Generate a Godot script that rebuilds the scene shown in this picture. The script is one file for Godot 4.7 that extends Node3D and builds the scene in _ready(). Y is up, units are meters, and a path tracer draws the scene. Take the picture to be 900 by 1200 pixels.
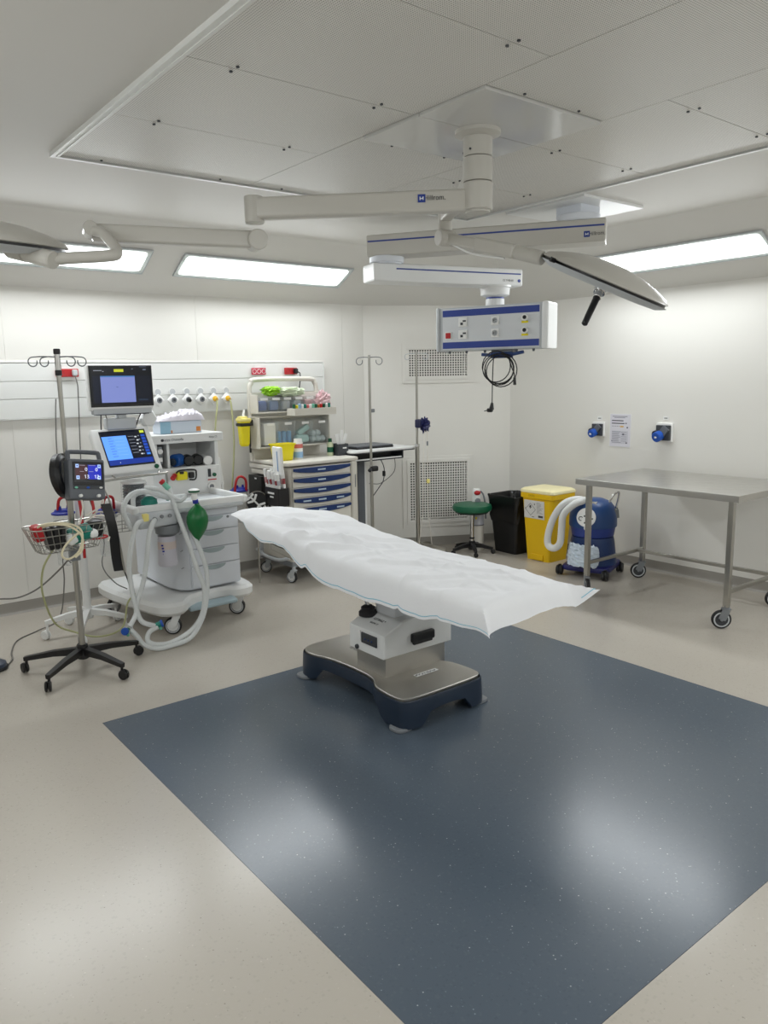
extends Node3D
# An operating theatre: beige floor with a blue inlay, draped operating table, ceiling lamps, supply pendant, trolleys and stands.

class S:  # collects triangles (counter-clockwise seen from outside) and turns them into one mesh
	var v := PackedVector3Array()
	var x := Transform3D.IDENTITY
	func _init(base := Vector3.ZERO) -> void:
		x = Transform3D(Basis.IDENTITY, -base)
	func t(a: Vector3, b: Vector3, c: Vector3) -> void:
		if (b - a).cross(c - a).length_squared() < 1e-16: return
		v.append(x * a); v.append(x * b); v.append(x * c)
	func q(a: Vector3, b: Vector3, c: Vector3, d: Vector3) -> void:
		t(a, b, c); t(a, c, d)
	func ring(r: float, y: float, n: int, rz := -1.0) -> PackedVector3Array:
		var o := PackedVector3Array()
		if rz < 0.0: rz = r
		for k in n:
			var a := TAU * k / n
			o.append(Vector3(r * cos(a), y, -rz * sin(a)))
		return o
	func rring(hx: float, hz: float, rc: float, y: float, n: int) -> PackedVector3Array:
		var o := PackedVector3Array()
		rc = minf(rc, minf(hx, hz))
		for i in 4:
			var sx := 1.0 if i == 0 or i == 3 else -1.0
			var sz := 1.0 if i < 2 else -1.0
			for j in n + 1:
				var a := PI / 2 * (i + float(j) / n)
				o.append(Vector3(sx * (hx - rc) + rc * cos(a), y, -(sz * (hz - rc) + rc * sin(a))))
		return o
	func cap(r: PackedVector3Array, up: bool) -> void:
		var c := Vector3.ZERO
		for p in r: c += p
		c /= r.size()
		for k in r.size():
			if up: t(c, r[k], r[(k + 1) % r.size()])
			else: t(c, r[(k + 1) % r.size()], r[k])
	func loft(rings: Array, caps := true) -> void:
		for i in rings.size() - 1:
			var a: PackedVector3Array = rings[i]
			var b: PackedVector3Array = rings[i + 1]
			for k in a.size():
				var m := (k + 1) % a.size()
				q(a[k], a[m], b[m], b[k])
		if caps:
			cap(rings[0], false)
			cap(rings[-1], true)
	func off(rings: Array, c: Vector3, b := Basis.IDENTITY) -> Array:
		var o := []
		for r in rings:
			var w := PackedVector3Array()
			for p in r: w.append(c + b * p)
			o.append(w)
		return o
	func box(c: Vector3, s: Vector3, b := Basis.IDENTITY) -> void:
		var h := s * 0.5
		var r := func(y: float) -> PackedVector3Array:
			return PackedVector3Array([Vector3(h.x, y, h.z), Vector3(h.x, y, -h.z), Vector3(-h.x, y, -h.z), Vector3(-h.x, y, h.z)])
		loft(off([r.call(-h.y), r.call(h.y)], c, b))
	func span(a: Vector3, b: Vector3) -> void:
		box((a + b) * 0.5, (b - a).abs())
	func rbox(c: Vector3, s: Vector3, r: float, b := Basis.IDENTITY, n := 2, rc := -1.0) -> void:
		var h := s * 0.5
		if rc < 0.0: rc = r
		r = minf(r, h.y)
		var lo := []
		var hi := []
		for j in n + 1:
			var a := PI / 2 * j / n
			var ins := r * (1.0 - sin(a))
			var y := h.y - r * (1.0 - cos(a))
			lo.append(rring(h.x - ins, h.z - ins, maxf(rc - ins, 0.0002), -y, n + 1))
			hi.push_front(rring(h.x - ins, h.z - ins, maxf(rc - ins, 0.0002), y, n + 1))
		loft(off(lo + hi, c, b))
	func axis(a: Vector3, b: Vector3) -> Basis:
		var y := (b - a).normalized()
		var e := Vector3.RIGHT if absf(y.x) < 0.9 else Vector3.BACK
		var z := e.cross(y).normalized()
		return Basis(y.cross(z), y, z)
	func lathe(c: Vector3, prof: Array, n := 20, b := Basis.IDENTITY, sz := 1.0) -> void:
		var rs := []
		for p in prof: rs.append(ring(maxf(p.x, 0.00001), p.y, n, maxf(p.x, 0.00001) * sz))
		loft(off(rs, c, b), false)
	func cyl(a: Vector3, b: Vector3, ra: float, rb := -1.0, n := 14, bev := 0.0) -> void:
		if rb < 0.0: rb = ra
		var l := (b - a).length()
		var pr := [Vector2(0, 0), Vector2(ra - bev, 0), Vector2(ra, bev), Vector2(rb, l - bev), Vector2(rb - bev, l), Vector2(0, l)]
		if bev <= 0.0: pr = [Vector2(0, 0), Vector2(ra, 0), Vector2(rb, l), Vector2(0, l)]
		lathe(a, pr, n, axis(a, b))
	func bar(a: Vector3, b: Vector3, w: float, h: float, bev := 0.0) -> void:  # a bar with width w (level) and height h
		var d := (b - a).normalized()
		var side := d.cross(Vector3.UP)
		if side.length() < 0.01: side = Vector3.RIGHT
		side = side.normalized()
		var up := side.cross(d)
		var bs := Basis(side, d, side.cross(d))
		bs = Basis(side, d, up) if Basis(side, d, up).determinant() > 0 else Basis(-side, d, up)
		if bev > 0.0: rbox((a + b) * 0.5, Vector3(w, (b - a).length(), h), bev, bs, 2)
		else: box((a + b) * 0.5, Vector3(w, (b - a).length(), h), bs)
	func tube(pts: Array, r: float, n := 8, closed := false, sub := 4, rib := 0.0) -> void:  # a smooth round tube through the points
		var c := PackedVector3Array()
		var m := pts.size()
		if sub <= 1 or m < 3:
			for p in pts: c.append(p)
		else:
			var segs := m if closed else m - 1
			for i in segs:
				var p0: Vector3 = pts[(i - 1 + m) % m] if closed or i > 0 else pts[0] * 2.0 - pts[1]
				var p1: Vector3 = pts[i]
				var p2: Vector3 = pts[(i + 1) % m]
				var p3: Vector3 = pts[(i + 2) % m] if closed or i + 2 < m else pts[m - 1] * 2.0 - pts[m - 2]
				for j in sub:
					c.append(p1.cubic_interpolate(p2, p0, p3, float(j) / sub))
			if not closed: c.append(pts[m - 1])
		var rs := []
		var up := Vector3(0.123, 0.877, 0.31)
		var k := c.size()
		for i in k:
			var d := (c[(i + 1) % k] - c[(i - 1 + k) % k]) if closed else (c[mini(i + 1, k - 1)] - c[maxi(i - 1, 0)])
			d = d.normalized()
			up = (up - d * up.dot(d))
			if up.length() < 0.01: up = Vector3.RIGHT - d * d.x
			up = up.normalized()
			var s := up.cross(d)
			var w := PackedVector3Array()
			var rr := r * (1.0 + rib * (1.0 if i % 2 else -1.0))
			for j in n:
				var a := TAU * j / n
				w.append(c[i] + (up * cos(a) + s * sin(a)) * rr)
			rs.append(w)
		if closed: rs.append(rs[0])
		loft(rs, not closed)
	func prism(poly: Array, y0: float, y1: float, c := Vector3.ZERO, b := Basis.IDENTITY, bev := 0.0) -> void:  # polygon (x, z) raised from y0 to y1
		var ar := 0.0
		var m := poly.size()
		for i in m:
			var p: Vector2 = poly[i]
			var w: Vector2 = poly[(i + 1) % m]
			ar += p.x * -w.y - w.x * -p.y
		var pl := poly.duplicate()
		if ar < 0.0: pl.reverse()
		var inn := []
		for i in m:
			var p: Vector2 = pl[i]
			var a: Vector2 = (p - pl[(i - 1 + m) % m]).normalized()
			var d: Vector2 = (pl[(i + 1) % m] - p).normalized()
			var na := Vector2(a.y, -a.x)
			var nd := Vector2(d.y, -d.x)
			var nn := (na + nd) / maxf(1.0 + na.dot(nd), 0.3)
			inn.append(p + nn * bev)
		var mk := func(src: Array, y: float) -> PackedVector3Array:
			var o := PackedVector3Array()
			for p in src: o.append(c + b * Vector3(p.x, y, p.y))
			return o
		var rs := []
		if bev > 0.0: rs = [mk.call(inn, y0), mk.call(pl, y0 + bev), mk.call(pl, y1 - bev), mk.call(inn, y1)]
		else: rs = [mk.call(pl, y0), mk.call(pl, y1)]
		loft(rs, false)
		var flat := PackedVector2Array(inn if bev > 0.0 else pl)
		var idx := Geometry2D.triangulate_polygon(flat)
		for i in range(0, idx.size(), 3):
			for e in 2:
				var r: PackedVector3Array = rs[-1] if e == 0 else rs[0]
				var a := r[idx[i]]
				var p := r[idx[i + 1]]
				var w := r[idx[i + 2]]
				var up := (p - a).cross(w - a).dot(b * Vector3.UP) > 0.0
				if up == (e == 0): t(a, p, w)
				else: t(a, w, p)
	func ball(c: Vector3, r: Vector3, n := 16, m := 10) -> void:
		var rs := []
		for i in m + 1:
			var a := -PI / 2 + PI * i / m
			rs.append(ring(maxf(r.x * cos(a), 0.00001), r.y * sin(a), n, maxf(r.z * cos(a), 0.00001)))
		loft(off(rs, c), false)
	func sheet(nu: int, nv: int, f: Callable) -> void:
		var g := []
		for i in nu + 1:
			var row := PackedVector3Array()
			for j in nv + 1: row.append(f.call(float(i) / nu, float(j) / nv))
			g.append(row)
		for i in nu:
			for j in nv: q(g[i][j], g[i + 1][j], g[i + 1][j + 1], g[i][j + 1])
	func mesh(thr := 38.0) -> ArrayMesh:
		var n := v.size() / 3
		var fn := PackedVector3Array()
		var un := PackedVector3Array()
		var at := {}
		for i in n:
			var a := (v[i * 3 + 1] - v[i * 3]).cross(v[i * 3 + 2] - v[i * 3])
			fn.append(a)
			un.append(a.normalized())
			for k in 3:
				var key := Vector3i((v[i * 3 + k] * 20000.0).round())
				if at.has(key): at[key].append(i)
				else: at[key] = [i]
		var vs := PackedVector3Array()
		var ns := PackedVector3Array()
		var ct := cos(deg_to_rad(thr))
		for i in n:
			for k in [0, 2, 1]:
				var p := v[i * 3 + k]
				var s := Vector3.ZERO
				for f in at[Vector3i((p * 20000.0).round())]:
					if un[f].dot(un[i]) > ct: s += fn[f]
				vs.append(p)
				ns.append(s.normalized() if s.length_squared() > 1e-24 else un[i])
		var arr := []
		arr.resize(Mesh.ARRAY_MAX)
		arr[Mesh.ARRAY_VERTEX] = vs
		arr[Mesh.ARRAY_NORMAL] = ns
		var me := ArrayMesh.new()
		me.add_surface_from_arrays(Mesh.PRIMITIVE_TRIANGLES, arr)
		return me

var taken := {}
var M := {}
var font := SystemFont.new()
var rng := RandomNumberGenerator.new()

func V(a: float, b: float, c: float) -> Vector3: return Vector3(a, b, c)

func numbered(n: String) -> String:
	taken[n] = taken.get(n, -1) + 1
	return n if taken[n] == 0 else "%s_%03d" % [n, taken[n]]

func mat(c: Color, rough := 0.5, metal := 0.0) -> StandardMaterial3D:
	var m := StandardMaterial3D.new()
	m.albedo_color = c
	m.roughness = rough
	m.metallic = metal
	return m

func rgb(r: int, g: int, b: int) -> Color: return Color8(r, g, b)

func part(par: Node, n: String, s, m: Material, pos := Vector3.ZERO, b := Basis.IDENTITY, thr := 38.0) -> MeshInstance3D:
	var o := MeshInstance3D.new()
	o.name = n
	o.mesh = s.mesh(thr) if s is S else s
	o.material_override = m
	o.transform = Transform3D(b, pos)
	o.cast_shadow = GeometryInstance3D.SHADOW_CASTING_SETTING_ON
	par.add_child(o, true)
	return o

func tag(o: Node, label: String, category := "", group := "", kind := "") -> Node:
	o.set_meta("label", label)
	if category: o.set_meta("category", category)
	if group: o.set_meta("group", group)
	if kind: o.set_meta("kind", kind)
	return o

func thing(n: String, label: String, category: String, at := Vector3.ZERO, yaw := 0.0, group := "") -> Node3D:
	var o := Node3D.new()
	o.name = numbered(n)
	add_child(o)
	o.position = at
	o.rotation.y = yaw
	tag(o, label, category, group)
	return o

func single(n: String, label: String, category: String, s, m: Material, at := Vector3.ZERO, group := "") -> MeshInstance3D:
	var o := part(self, numbered(n), s, m, at)
	tag(o, label, category, group)
	return o

func structure(n: String, s, m: Material, label := "") -> MeshInstance3D:
	var o := part(self, n, s, m)
	o.set_meta("kind", "structure")
	if label: o.set_meta("label", label)
	return o

func face(nrm: Vector3, up := Vector3.UP) -> Basis:  # local z looks along nrm
	var z := nrm.normalized()
	var x := up.cross(z).normalized()
	return Basis(x, z.cross(x), z)

func words(par: Node, n: String, txt: String, height: float, m: Material, pos: Vector3, b: Basis) -> MeshInstance3D:
	var tm := TextMesh.new()
	tm.font = font
	tm.text = txt
	tm.font_size = 32
	tm.pixel_size = height / 24.0
	tm.depth = 0.0006
	return part(par, n, tm, m, pos, b)

func print_quad(par: Node, n: String, im: Image, size: Vector2, pos: Vector3, b: Basis, rough := 0.6, glow := 0.0) -> MeshInstance3D:
	var qm := QuadMesh.new()
	qm.size = size
	var m := mat(Color.WHITE, rough)
	var tx := ImageTexture.create_from_image(im)
	m.albedo_texture = tx
	if glow > 0.0:
		m.albedo_color = Color(0.02, 0.02, 0.02)
		m.emission_enabled = true
		m.emission = Color.BLACK
		m.emission_texture = tx
		m.emission_energy_multiplier = glow
	return part(par, n, qm, m, pos, b)

func pic(w: int, h: int, c: Color) -> Image:
	var im := Image.create(w, h, true, Image.FORMAT_RGB8)
	im.fill(c)
	return im

func noise_tex(freq: float, c0: Color, c1: Color, size := 256, oct := 3) -> NoiseTexture2D:
	var nt := NoiseTexture2D.new()
	var fl := FastNoiseLite.new()
	fl.seed = 7
	fl.frequency = freq
	fl.fractal_octaves = oct
	nt.noise = fl
	nt.width = size
	nt.height = size
	nt.seamless = true
	var g := Gradient.new()
	g.set_color(0, c0)
	g.set_color(1, c1)
	nt.color_ramp = g
	return nt

func speckled(base: Color, specks: Array, count: int, rough: float, seed_no: int) -> StandardMaterial3D:  # vinyl with flecks
	rng.seed = seed_no
	var im := pic(1024, 1024, base)
	for i in 9000:  # a fine grain of two close tones
		var x := rng.randi_range(0, 1019)
		var y := rng.randi_range(0, 1019)
		im.fill_rect(Rect2i(x, y, rng.randi_range(2, 5), rng.randi_range(2, 5)), base.lerp(Color.WHITE if i % 2 else Color.BLACK, 0.025))
	for i in count:
		var c: Color = specks[rng.randi() % specks.size()]
		var x := rng.randi_range(2, 1018)
		var y := rng.randi_range(2, 1018)
		var w := rng.randi_range(1, 2)
		im.fill_rect(Rect2i(x, y, w, rng.randi_range(1, 2)), c)
	im.generate_mipmaps()
	var m := mat(Color.WHITE, rough)
	m.albedo_texture = ImageTexture.create_from_image(im)
	m.uv1_triplanar = true
	m.uv1_world_triplanar = true
	m.uv1_scale = Vector3.ONE / 1.9
	return m

func materials() -> void:
	font.font_names = PackedStringArray(["Droid Sans"])
	M.wall = mat(rgb(232, 230, 224), 0.42)
	M.trunk = mat(rgb(234, 235, 232), 0.35)
	M.ceil = mat(rgb(224, 222, 217), 0.6)
	M.cove = mat(rgb(150, 146, 139), 0.5)
	M.beige = speckled(rgb(188, 181, 170), [rgb(206, 200, 190), rgb(168, 161, 151), rgb(150, 143, 134)], 1500, 0.25, 3)
	M.navy_floor = speckled(rgb(84, 95, 107), [rgb(180, 186, 192), rgb(136, 148, 160), rgb(106, 120, 136)], 1500, 0.235, 5)
	var dots := pic(128, 128, rgb(230, 228, 222))
	for i in 8:
		for j in 8:
			for a in 7:
				for b in 7:
					if Vector2(a - 3, b - 3).length() < 3.2: dots.set_pixel(i * 16 + 4 + a, j * 16 + 4 + b, rgb(104, 101, 95))
	dots.generate_mipmaps()
	M.perf = mat(Color.WHITE, 0.45)
	M.perf.albedo_texture = ImageTexture.create_from_image(dots)
	M.perf.uv1_triplanar = true
	M.perf.uv1_world_triplanar = true
	M.perf.uv1_scale = Vector3.ONE / 0.072
	M.plain_panel = mat(rgb(208, 206, 200), 0.22)
	M.glossy_white = mat(rgb(206, 205, 201), 0.1)
	M.arm_white = mat(rgb(198, 195, 187), 0.3)
	M.white = mat(rgb(236, 237, 236), 0.35)
	M.cool_white = mat(rgb(224, 228, 235), 0.38)
	M.cream = mat(rgb(220, 216, 206), 0.42)
	M.pale_grey = mat(rgb(196, 200, 203), 0.4)
	M.grey = mat(rgb(128, 132, 136), 0.45)
	M.mid_grey = mat(rgb(96, 100, 106), 0.45)
	M.dark_grey = mat(rgb(58, 61, 66), 0.45)
	M.black = mat(rgb(22, 22, 24), 0.4)
	M.rubber = mat(rgb(34, 34, 36), 0.65)
	M.duct = mat(rgb(38, 36, 33), 0.8)
	M.steel = mat(rgb(196, 194, 189), 0.3, 1.0)
	M.steel.roughness_texture = noise_tex(0.012, Color(0.28, 0.28, 0.28), Color(0.38, 0.38, 0.38), 256, 3)
	M.steel.roughness = 1.0
	M.steel.uv1_triplanar = true
	M.steel.uv1_scale = V(3, 3, 3)
	M.tube_steel = mat(rgb(178, 176, 170), 0.28, 1.0)
	M.dull_steel = mat(rgb(186, 183, 177), 0.42, 1.0)
	M.chrome = mat(rgb(215, 215, 215), 0.12, 1.0)
	M.navy = mat(rgb(30, 44, 62), 0.38)
	M.cloth = mat(rgb(247, 248, 251), 0.85)
	M.cloth.normal_enabled = true
	var nt := noise_tex(0.05, Color.BLACK, Color.WHITE, 256, 4)
	nt.as_normal_map = true
	nt.bump_strength = 0.4
	M.cloth.normal_texture = nt
	M.cloth.uv1_triplanar = true
	M.cloth.uv1_scale = V(4, 4, 4)
	M.stripe = mat(rgb(150, 206, 226), 0.7)
	M.blue = mat(rgb(44, 66, 146), 0.4)
	M.deep_blue = mat(rgb(28, 58, 112), 0.4)
	M.drawer_blue = mat(rgb(20, 50, 104), 0.35)
	M.royal = mat(rgb(20, 40, 150), 0.4)
	M.yellow = mat(rgb(242, 196, 10), 0.4)
	M.yellow_lid = mat(rgb(246, 232, 140), 0.4)
	M.acid = mat(rgb(236, 220, 20), 0.35)
	M.red = mat(rgb(186, 28, 34), 0.4)
	M.green = mat(rgb(12, 92, 62), 0.4)
	M.bag_green = mat(rgb(10, 108, 52), 0.35)
	M.teal = mat(rgb(20, 128, 112), 0.45)
	M.mint = mat(rgb(120, 196, 170), 0.45)
	M.plug_blue = mat(rgb(30, 84, 180), 0.4)
	M.hose = mat(rgb(232, 236, 236), 0.4)
	M.hose.transparency = BaseMaterial3D.TRANSPARENCY_ALPHA
	M.hose.albedo_color.a = 0.82
	M.clear = mat(rgb(206, 214, 216), 0.08)
	M.clear.transparency = BaseMaterial3D.TRANSPARENCY_ALPHA
	M.clear.albedo_color.a = 0.14
	M.pane = mat(rgb(214, 238, 230), 0.04)
	M.pane.transparency = BaseMaterial3D.TRANSPARENCY_ALPHA
	M.pane.albedo_color.a = 0.12
	M.gas_hose = mat(rgb(188, 190, 142), 0.5)
	M.cord = mat(rgb(112, 110, 106), 0.5)
	M.white_cord = mat(rgb(232, 226, 216), 0.45)
	M.cream_cord = mat(rgb(226, 216, 186), 0.45)
	M.ink = mat(rgb(40, 42, 48), 0.6)
	M.label = mat(rgb(240, 240, 238), 0.5)
	M.bin_bag = mat(rgb(16, 16, 17), 0.28)
	M.lamp = mat(Color.WHITE, 0.3)
	M.lamp.emission_enabled = true
	M.lamp.emission = Color(0.975, 0.99, 1.0)
	M.lamp.emission_energy_multiplier = LAMP_GLOW

const LAMP_GLOW := 2.2
const LAMP_ENERGY := 1.1
const WALL_TOP := 2.335
const CEILING := 2.72
var soffit_run := 0.733

func _ready() -> void:
	# camera
	var cam := Camera3D.new()
	cam.position = V(0, 1.65, 0)
	cam.rotation_degrees = V(-9.8, -38.2, -1.0)
	cam.fov = 67.32
	cam.near = 0.02
	add_child(cam)
	cam.current = true
	# surroundings: a closed room, so nothing but its lamps lights it
	var we := WorldEnvironment.new()
	var env := Environment.new()
	env.background_mode = Environment.BG_COLOR
	env.background_color = Color.BLACK
	env.tonemap_mode = Environment.TONE_MAPPER_LINEAR
	env.tonemap_exposure = 1.55
	env.sdfgi_enabled = true
	env.ssao_enabled = true
	env.ssil_enabled = true
	we.environment = env
	add_child(we)
	materials()
	room()
	for cx in [1.51, 3.28]: soffit_light(V(cx, 0, -5.97), V(0, 0, 1))
	for cz in [-3.39, -1.31]: soffit_light(V(5.77, 0, cz), V(-1, 0, 0))
	for cx in [1.51, 3.28]: soffit_light(V(cx, 0, 1.27), V(0, 0, -1))
	soffit_light(V(-0.93, 0, -2.35), V(1, 0, 0))
	build_things()

func soffit_light(wall: Vector3, inward: Vector3) -> void:
	var slope := Vector2(soffit_run, CEILING - WALL_TOP).normalized()
	var along := Vector3.UP.cross(inward)
	var up_slope := inward * slope.x + Vector3.UP * slope.y
	var nrm := inward * slope.y - Vector3.UP * slope.x  # out of the soffit, into the room
	var c := wall + Vector3.UP * WALL_TOP + up_slope * 0.395
	var where: String = ("above the gas outlets, behind the lamp yoke" if wall.x < 2.0 else "above the bin rack and gas outlets") if wall.z < -5.9 else (("above the two blue plugs" if wall.z < -3.0 else "above the far end of the steel table wall") if wall.x > 5.7 else (("across from the bin rack" if wall.x > 2.0 else "across from the gas outlets") if wall.z > 1.0 else "across from the steel table"))
	var t := thing("ceiling_light", "glowing panel light in the soffit " + where, "ceiling light", c, 0.0, "panel lights in the sloping soffit")
	var b := Basis(along, nrm, along.cross(nrm))
	var f := S.new()
	for e in [[V(0, 0, 0.137), V(1.532, 0.012, 0.004)], [V(0, 0, -0.137), V(1.532, 0.012, 0.004)], [V(0.764, 0, 0), V(0.004, 0.012, 0.27)], [V(-0.764, 0, 0), V(0.004, 0.012, 0.27)]]:
		f.box(b * (e[0] + V(0, 0.004, 0)), e[1], b)
	part(t, "frame", f, M.pale_grey)
	var tr := S.new()
	tr.box(b * V(0, 0.0015, 0), V(1.524, 0.003, 0.27), b)
	part(t, "tray", tr, M.white)
	var d := S.new()
	d.loft(d.off([d.rring(0.735, 0.113, 0.03, 0.003, 4), d.rring(0.735, 0.113, 0.03, 0.0055, 4)], V(0, 0, 0), b))
	part(t, "diffuser", d, M.lamp)
	var g := S.new()
	g.box(b * V(0, 0.0085, 0), V(1.524, 0.003, 0.27), b)
	part(t, "glass_pane", g, M.pane)
	var l := AreaLight3D.new()
	l.area_size = Vector2(1.47, 0.226)
	l.light_energy = LAMP_ENERGY
	l.light_color = Color(0.975, 0.99, 1.0)
	l.area_range = 12.0
	l.area_attenuation = 2.0
	l.shadow_enabled = true
	t.add_child(l)
	l.transform = Transform3D(Basis(along, along.cross(nrm) * -1.0, nrm * -1.0), nrm * 0.02)

func room() -> void:
	# floor: beige vinyl round a square of blue
	var s := S.new()
	var x0 := 1.10; var x1 := 3.741; var z0 := -3.68; var z1 := -1.026
	s.span(V(-1.1, -0.1, -6.2), V(6.0, 0, z0))
	s.span(V(-1.1, -0.1, z1), V(6.0, 0, 1.4))
	s.span(V(-1.1, -0.1, z0), V(x0, 0, z1))
	s.span(V(x1, -0.1, z0), V(6.0, 0, z1))
	var fl := structure("floor", s, M.beige, "speckled beige vinyl floor")
	s = S.new()
	s.span(V(x0 + 0.0015, -0.1, z0 + 0.0015), V(x1 - 0.0015, 0, z1 - 0.0015))
	tag(part(fl, "vinyl_inlay", s, M.navy_floor), "square of speckled blue vinyl")
	# walls, outside the room's outline
	s = S.new()
	s.span(V(-1.1, 0, -6.12), V(4.6, 2.9, -5.97))
	var wb := structure("wall_back", s, M.wall)
	s = S.new()
	s.span(V(5.77, 0, -5.4), V(5.92, 2.9, 1.4))
	structure("wall_right", s, M.wall)
	s = S.new()
	s.span(V(-1.08, 0, -6.1), V(-0.93, 2.9, 1.4))
	structure("wall_left", s, M.wall)
	s = S.new()
	s.span(V(-1.1, 0, 1.27), V(5.9, 2.9, 1.42))
	structure("wall_front", s, M.wall)
	# corner wall with two openings for the air grilles
	var a := V(4.48, 0, -5.97)
	var bb := V(5.77, 0, -5.27)
	var u := (bb - a).normalized()
	var nrm := V(-u.z, 0, u.x) if V(-u.z, 0, u.x).dot(V(-1, 0, 1)) > 0 else V(u.z, 0, -u.x)
	var wbasis := Basis(u, Vector3.UP, u.cross(Vector3.UP))
	var blk := func(st: S, u0: float, u1: float, y0: float, y1: float, d0: float, d1: float) -> void:
		st.box(a + u * (u0 + u1) * 0.5 + Vector3.UP * (y0 + y1) * 0.5 + nrm * (d0 + d1) * 0.5, V(u1 - u0, y1 - y0, absf(d1 - d0)), wbasis)
	s = S.new()
	blk.call(s, -0.05, 0.44, 0, 2.9, -0.12, 0)
	blk.call(s, 1.02, 1.52, 0, 2.9, -0.12, 0)
	blk.call(s, 0.44, 1.02, 0, 0.255, -0.12, 0)
	blk.call(s, 0.44, 1.02, 0.835, 1.67, -0.12, 0)
	blk.call(s, 0.44, 1.02, 1.925, 2.9, -0.12, 0)
	structure("wall_corner", s, M.wall)
	# grilles
	for g in [[0.375, 1.085, 1.605, 1.985, 0.44, 1.02, 1.67, 1.925, 23, 11, "wide air grille high on the corner wall"], [0.365, 1.07, 0.185, 0.895, 0.44, 1.02, 0.255, 0.835, 23, 23, "square air grille low on the corner wall"]]:
		var base: Vector3 = a + u * (g[0] + g[1]) * 0.5 + Vector3.UP * g[2]
		var t := thing("air_grille", g[10], "air grille", base)
		var f := S.new(base)
		blk.call(f, g[0], g[4] - 0.012, g[2], g[3], 0, 0.008); blk.call(f, g[5] + 0.012, g[1], g[2], g[3], 0, 0.008)
		blk.call(f, g[4] - 0.012, g[5] + 0.012, g[2], g[6] - 0.012, 0, 0.008); blk.call(f, g[4] - 0.012, g[5] + 0.012, g[7] + 0.012, g[3], 0, 0.008)
		part(t, "frame", f, M.wall)
		f = S.new(base)
		blk.call(f, g[4] - 0.03, g[4], g[6] - 0.03, g[7] + 0.03, 0.008, 0.014); blk.call(f, g[5], g[5] + 0.03, g[6] - 0.03, g[7] + 0.03, 0.008, 0.014)
		blk.call(f, g[4], g[5], g[6] - 0.03, g[6], 0.008, 0.014); blk.call(f, g[4], g[5], g[7], g[7] + 0.03, 0.008, 0.014)
		part(t, "inner_rim", f, M.wall)
		var nx: int = g[8]
		var ny: int = g[9]
		f = S.new(base)
		var dx: float = (g[5] - g[4]) / nx
		var dy: float = (g[7] - g[6]) / ny
		for i in nx + 1: blk.call(f, g[4] + dx * i - dx * 0.2, g[4] + dx * i + dx * 0.2, g[6], g[7], 0.001, 0.006)
		for j in ny + 1: blk.call(f, g[4], g[5], g[6] + dy * j - dy * 0.2, g[6] + dy * j + dy * 0.2, 0.0012, 0.0058)
		tag(part(t, "lattice", f, M.wall), "cream lattice of small square holes")
		f = S.new(base)
		blk.call(f, g[4] - 0.05, g[5] + 0.05, g[6] - 0.05, g[7] + 0.05, -0.16, -0.15)
		part(t, "duct_back", f, M.duct)
		if ny > 20:
			f = S.new(base)
			blk.call(f, g[4], g[5], g[6] + dy * 7.2, g[6] + dy * 7.8, -0.012, -0.004)
			part(t, "damper_bar", f, M.black)
	# ceiling slab with the laminar-flow field
	s = S.new()
	s.span(V(-1.1, CEILING + 0.012, -6.2), V(6.0, 2.9, 1.45))
	var ce := structure("ceiling", s, M.ceil)
	var fx0 := 1.21; var fx1 := 3.89; var fz0 := -3.97; var fz1 := -1.14
	s = S.new()
	for e in [[V(fx0 - 0.034, CEILING - 0.008, fz0 - 0.034), V(fx1 + 0.034, CEILING + 0.02, fz0 - 0.001)], [V(fx0 - 0.034, CEILING - 0.008, fz1 + 0.001), V(fx1 + 0.034, CEILING + 0.02, fz1 + 0.034)], [V(fx0 - 0.034, CEILING - 0.008, fz0 - 0.001), V(fx0 - 0.001, CEILING + 0.02, fz1 + 0.001)], [V(fx1 + 0.001, CEILING - 0.008, fz0 - 0.001), V(fx1 + 0.034, CEILING + 0.02, fz1 + 0.001)]]:
		s.span(e[0], e[1])
	for e in [[V(fx0 - 0.012, CEILING - 0.011, fz0 - 0.012), V(fx1 + 0.012, CEILING, fz0 - 0.001)], [V(fx0 - 0.012, CEILING - 0.011, fz1 + 0.001), V(fx1 + 0.012, CEILING, fz1 + 0.012)], [V(fx0 - 0.012, CEILING - 0.011, fz0), V(fx0 - 0.001, CEILING, fz1)], [V(fx1 + 0.001, CEILING - 0.011, fz0), V(fx1 + 0.012, CEILING, fz1)]]:
		s.span(e[0], e[1])
	part(ce, "field_frame", s, M.trunk)
	var rows := [-3.97, -3.265, -2.575, -1.86, -1.14]
	var cells := []
	for r in 4:
		cells.append([1.21, 2.22, rows[r], rows[r + 1]])
		cells.append([2.93, 3.89, rows[r], rows[r + 1]])
	cells += [[2.22, 2.93, -3.97, -2.93], [2.22, 2.93, -2.17, -1.14]]
	for c in cells:
		s = S.new()
		s.span(V(c[0] + 0.002, CEILING, c[2] + 0.002), V(c[1] - 0.002, CEILING + 0.014, c[3] - 0.002))
		var pn := part(ce, "panel", s, M.perf)
		s = S.new()
		for k in [V(c[0] + 0.19, CEILING, c[2] + 0.025), V(c[1] - 0.19, CEILING, c[2] + 0.025), V(c[0] + 0.19, CEILING, c[3] - 0.025), V(c[1] - 0.19, CEILING, c[3] - 0.025)]:
			s.cyl(k - V(0, 0.006, 0), k, 0.0065, -1.0, 10, 0.0015)
		part(pn, "fasteners", s, M.dark_grey)
	s = S.new()
	s.span(V(2.225, CEILING - 0.012, -2.925), V(2.925, CEILING + 0.012, -2.55))
	s.span(V(2.225, CEILING - 0.012, -2.546), V(2.925, CEILING + 0.012, -2.175))
	part(ce, "centre_plate", s, M.glossy_white)
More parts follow.
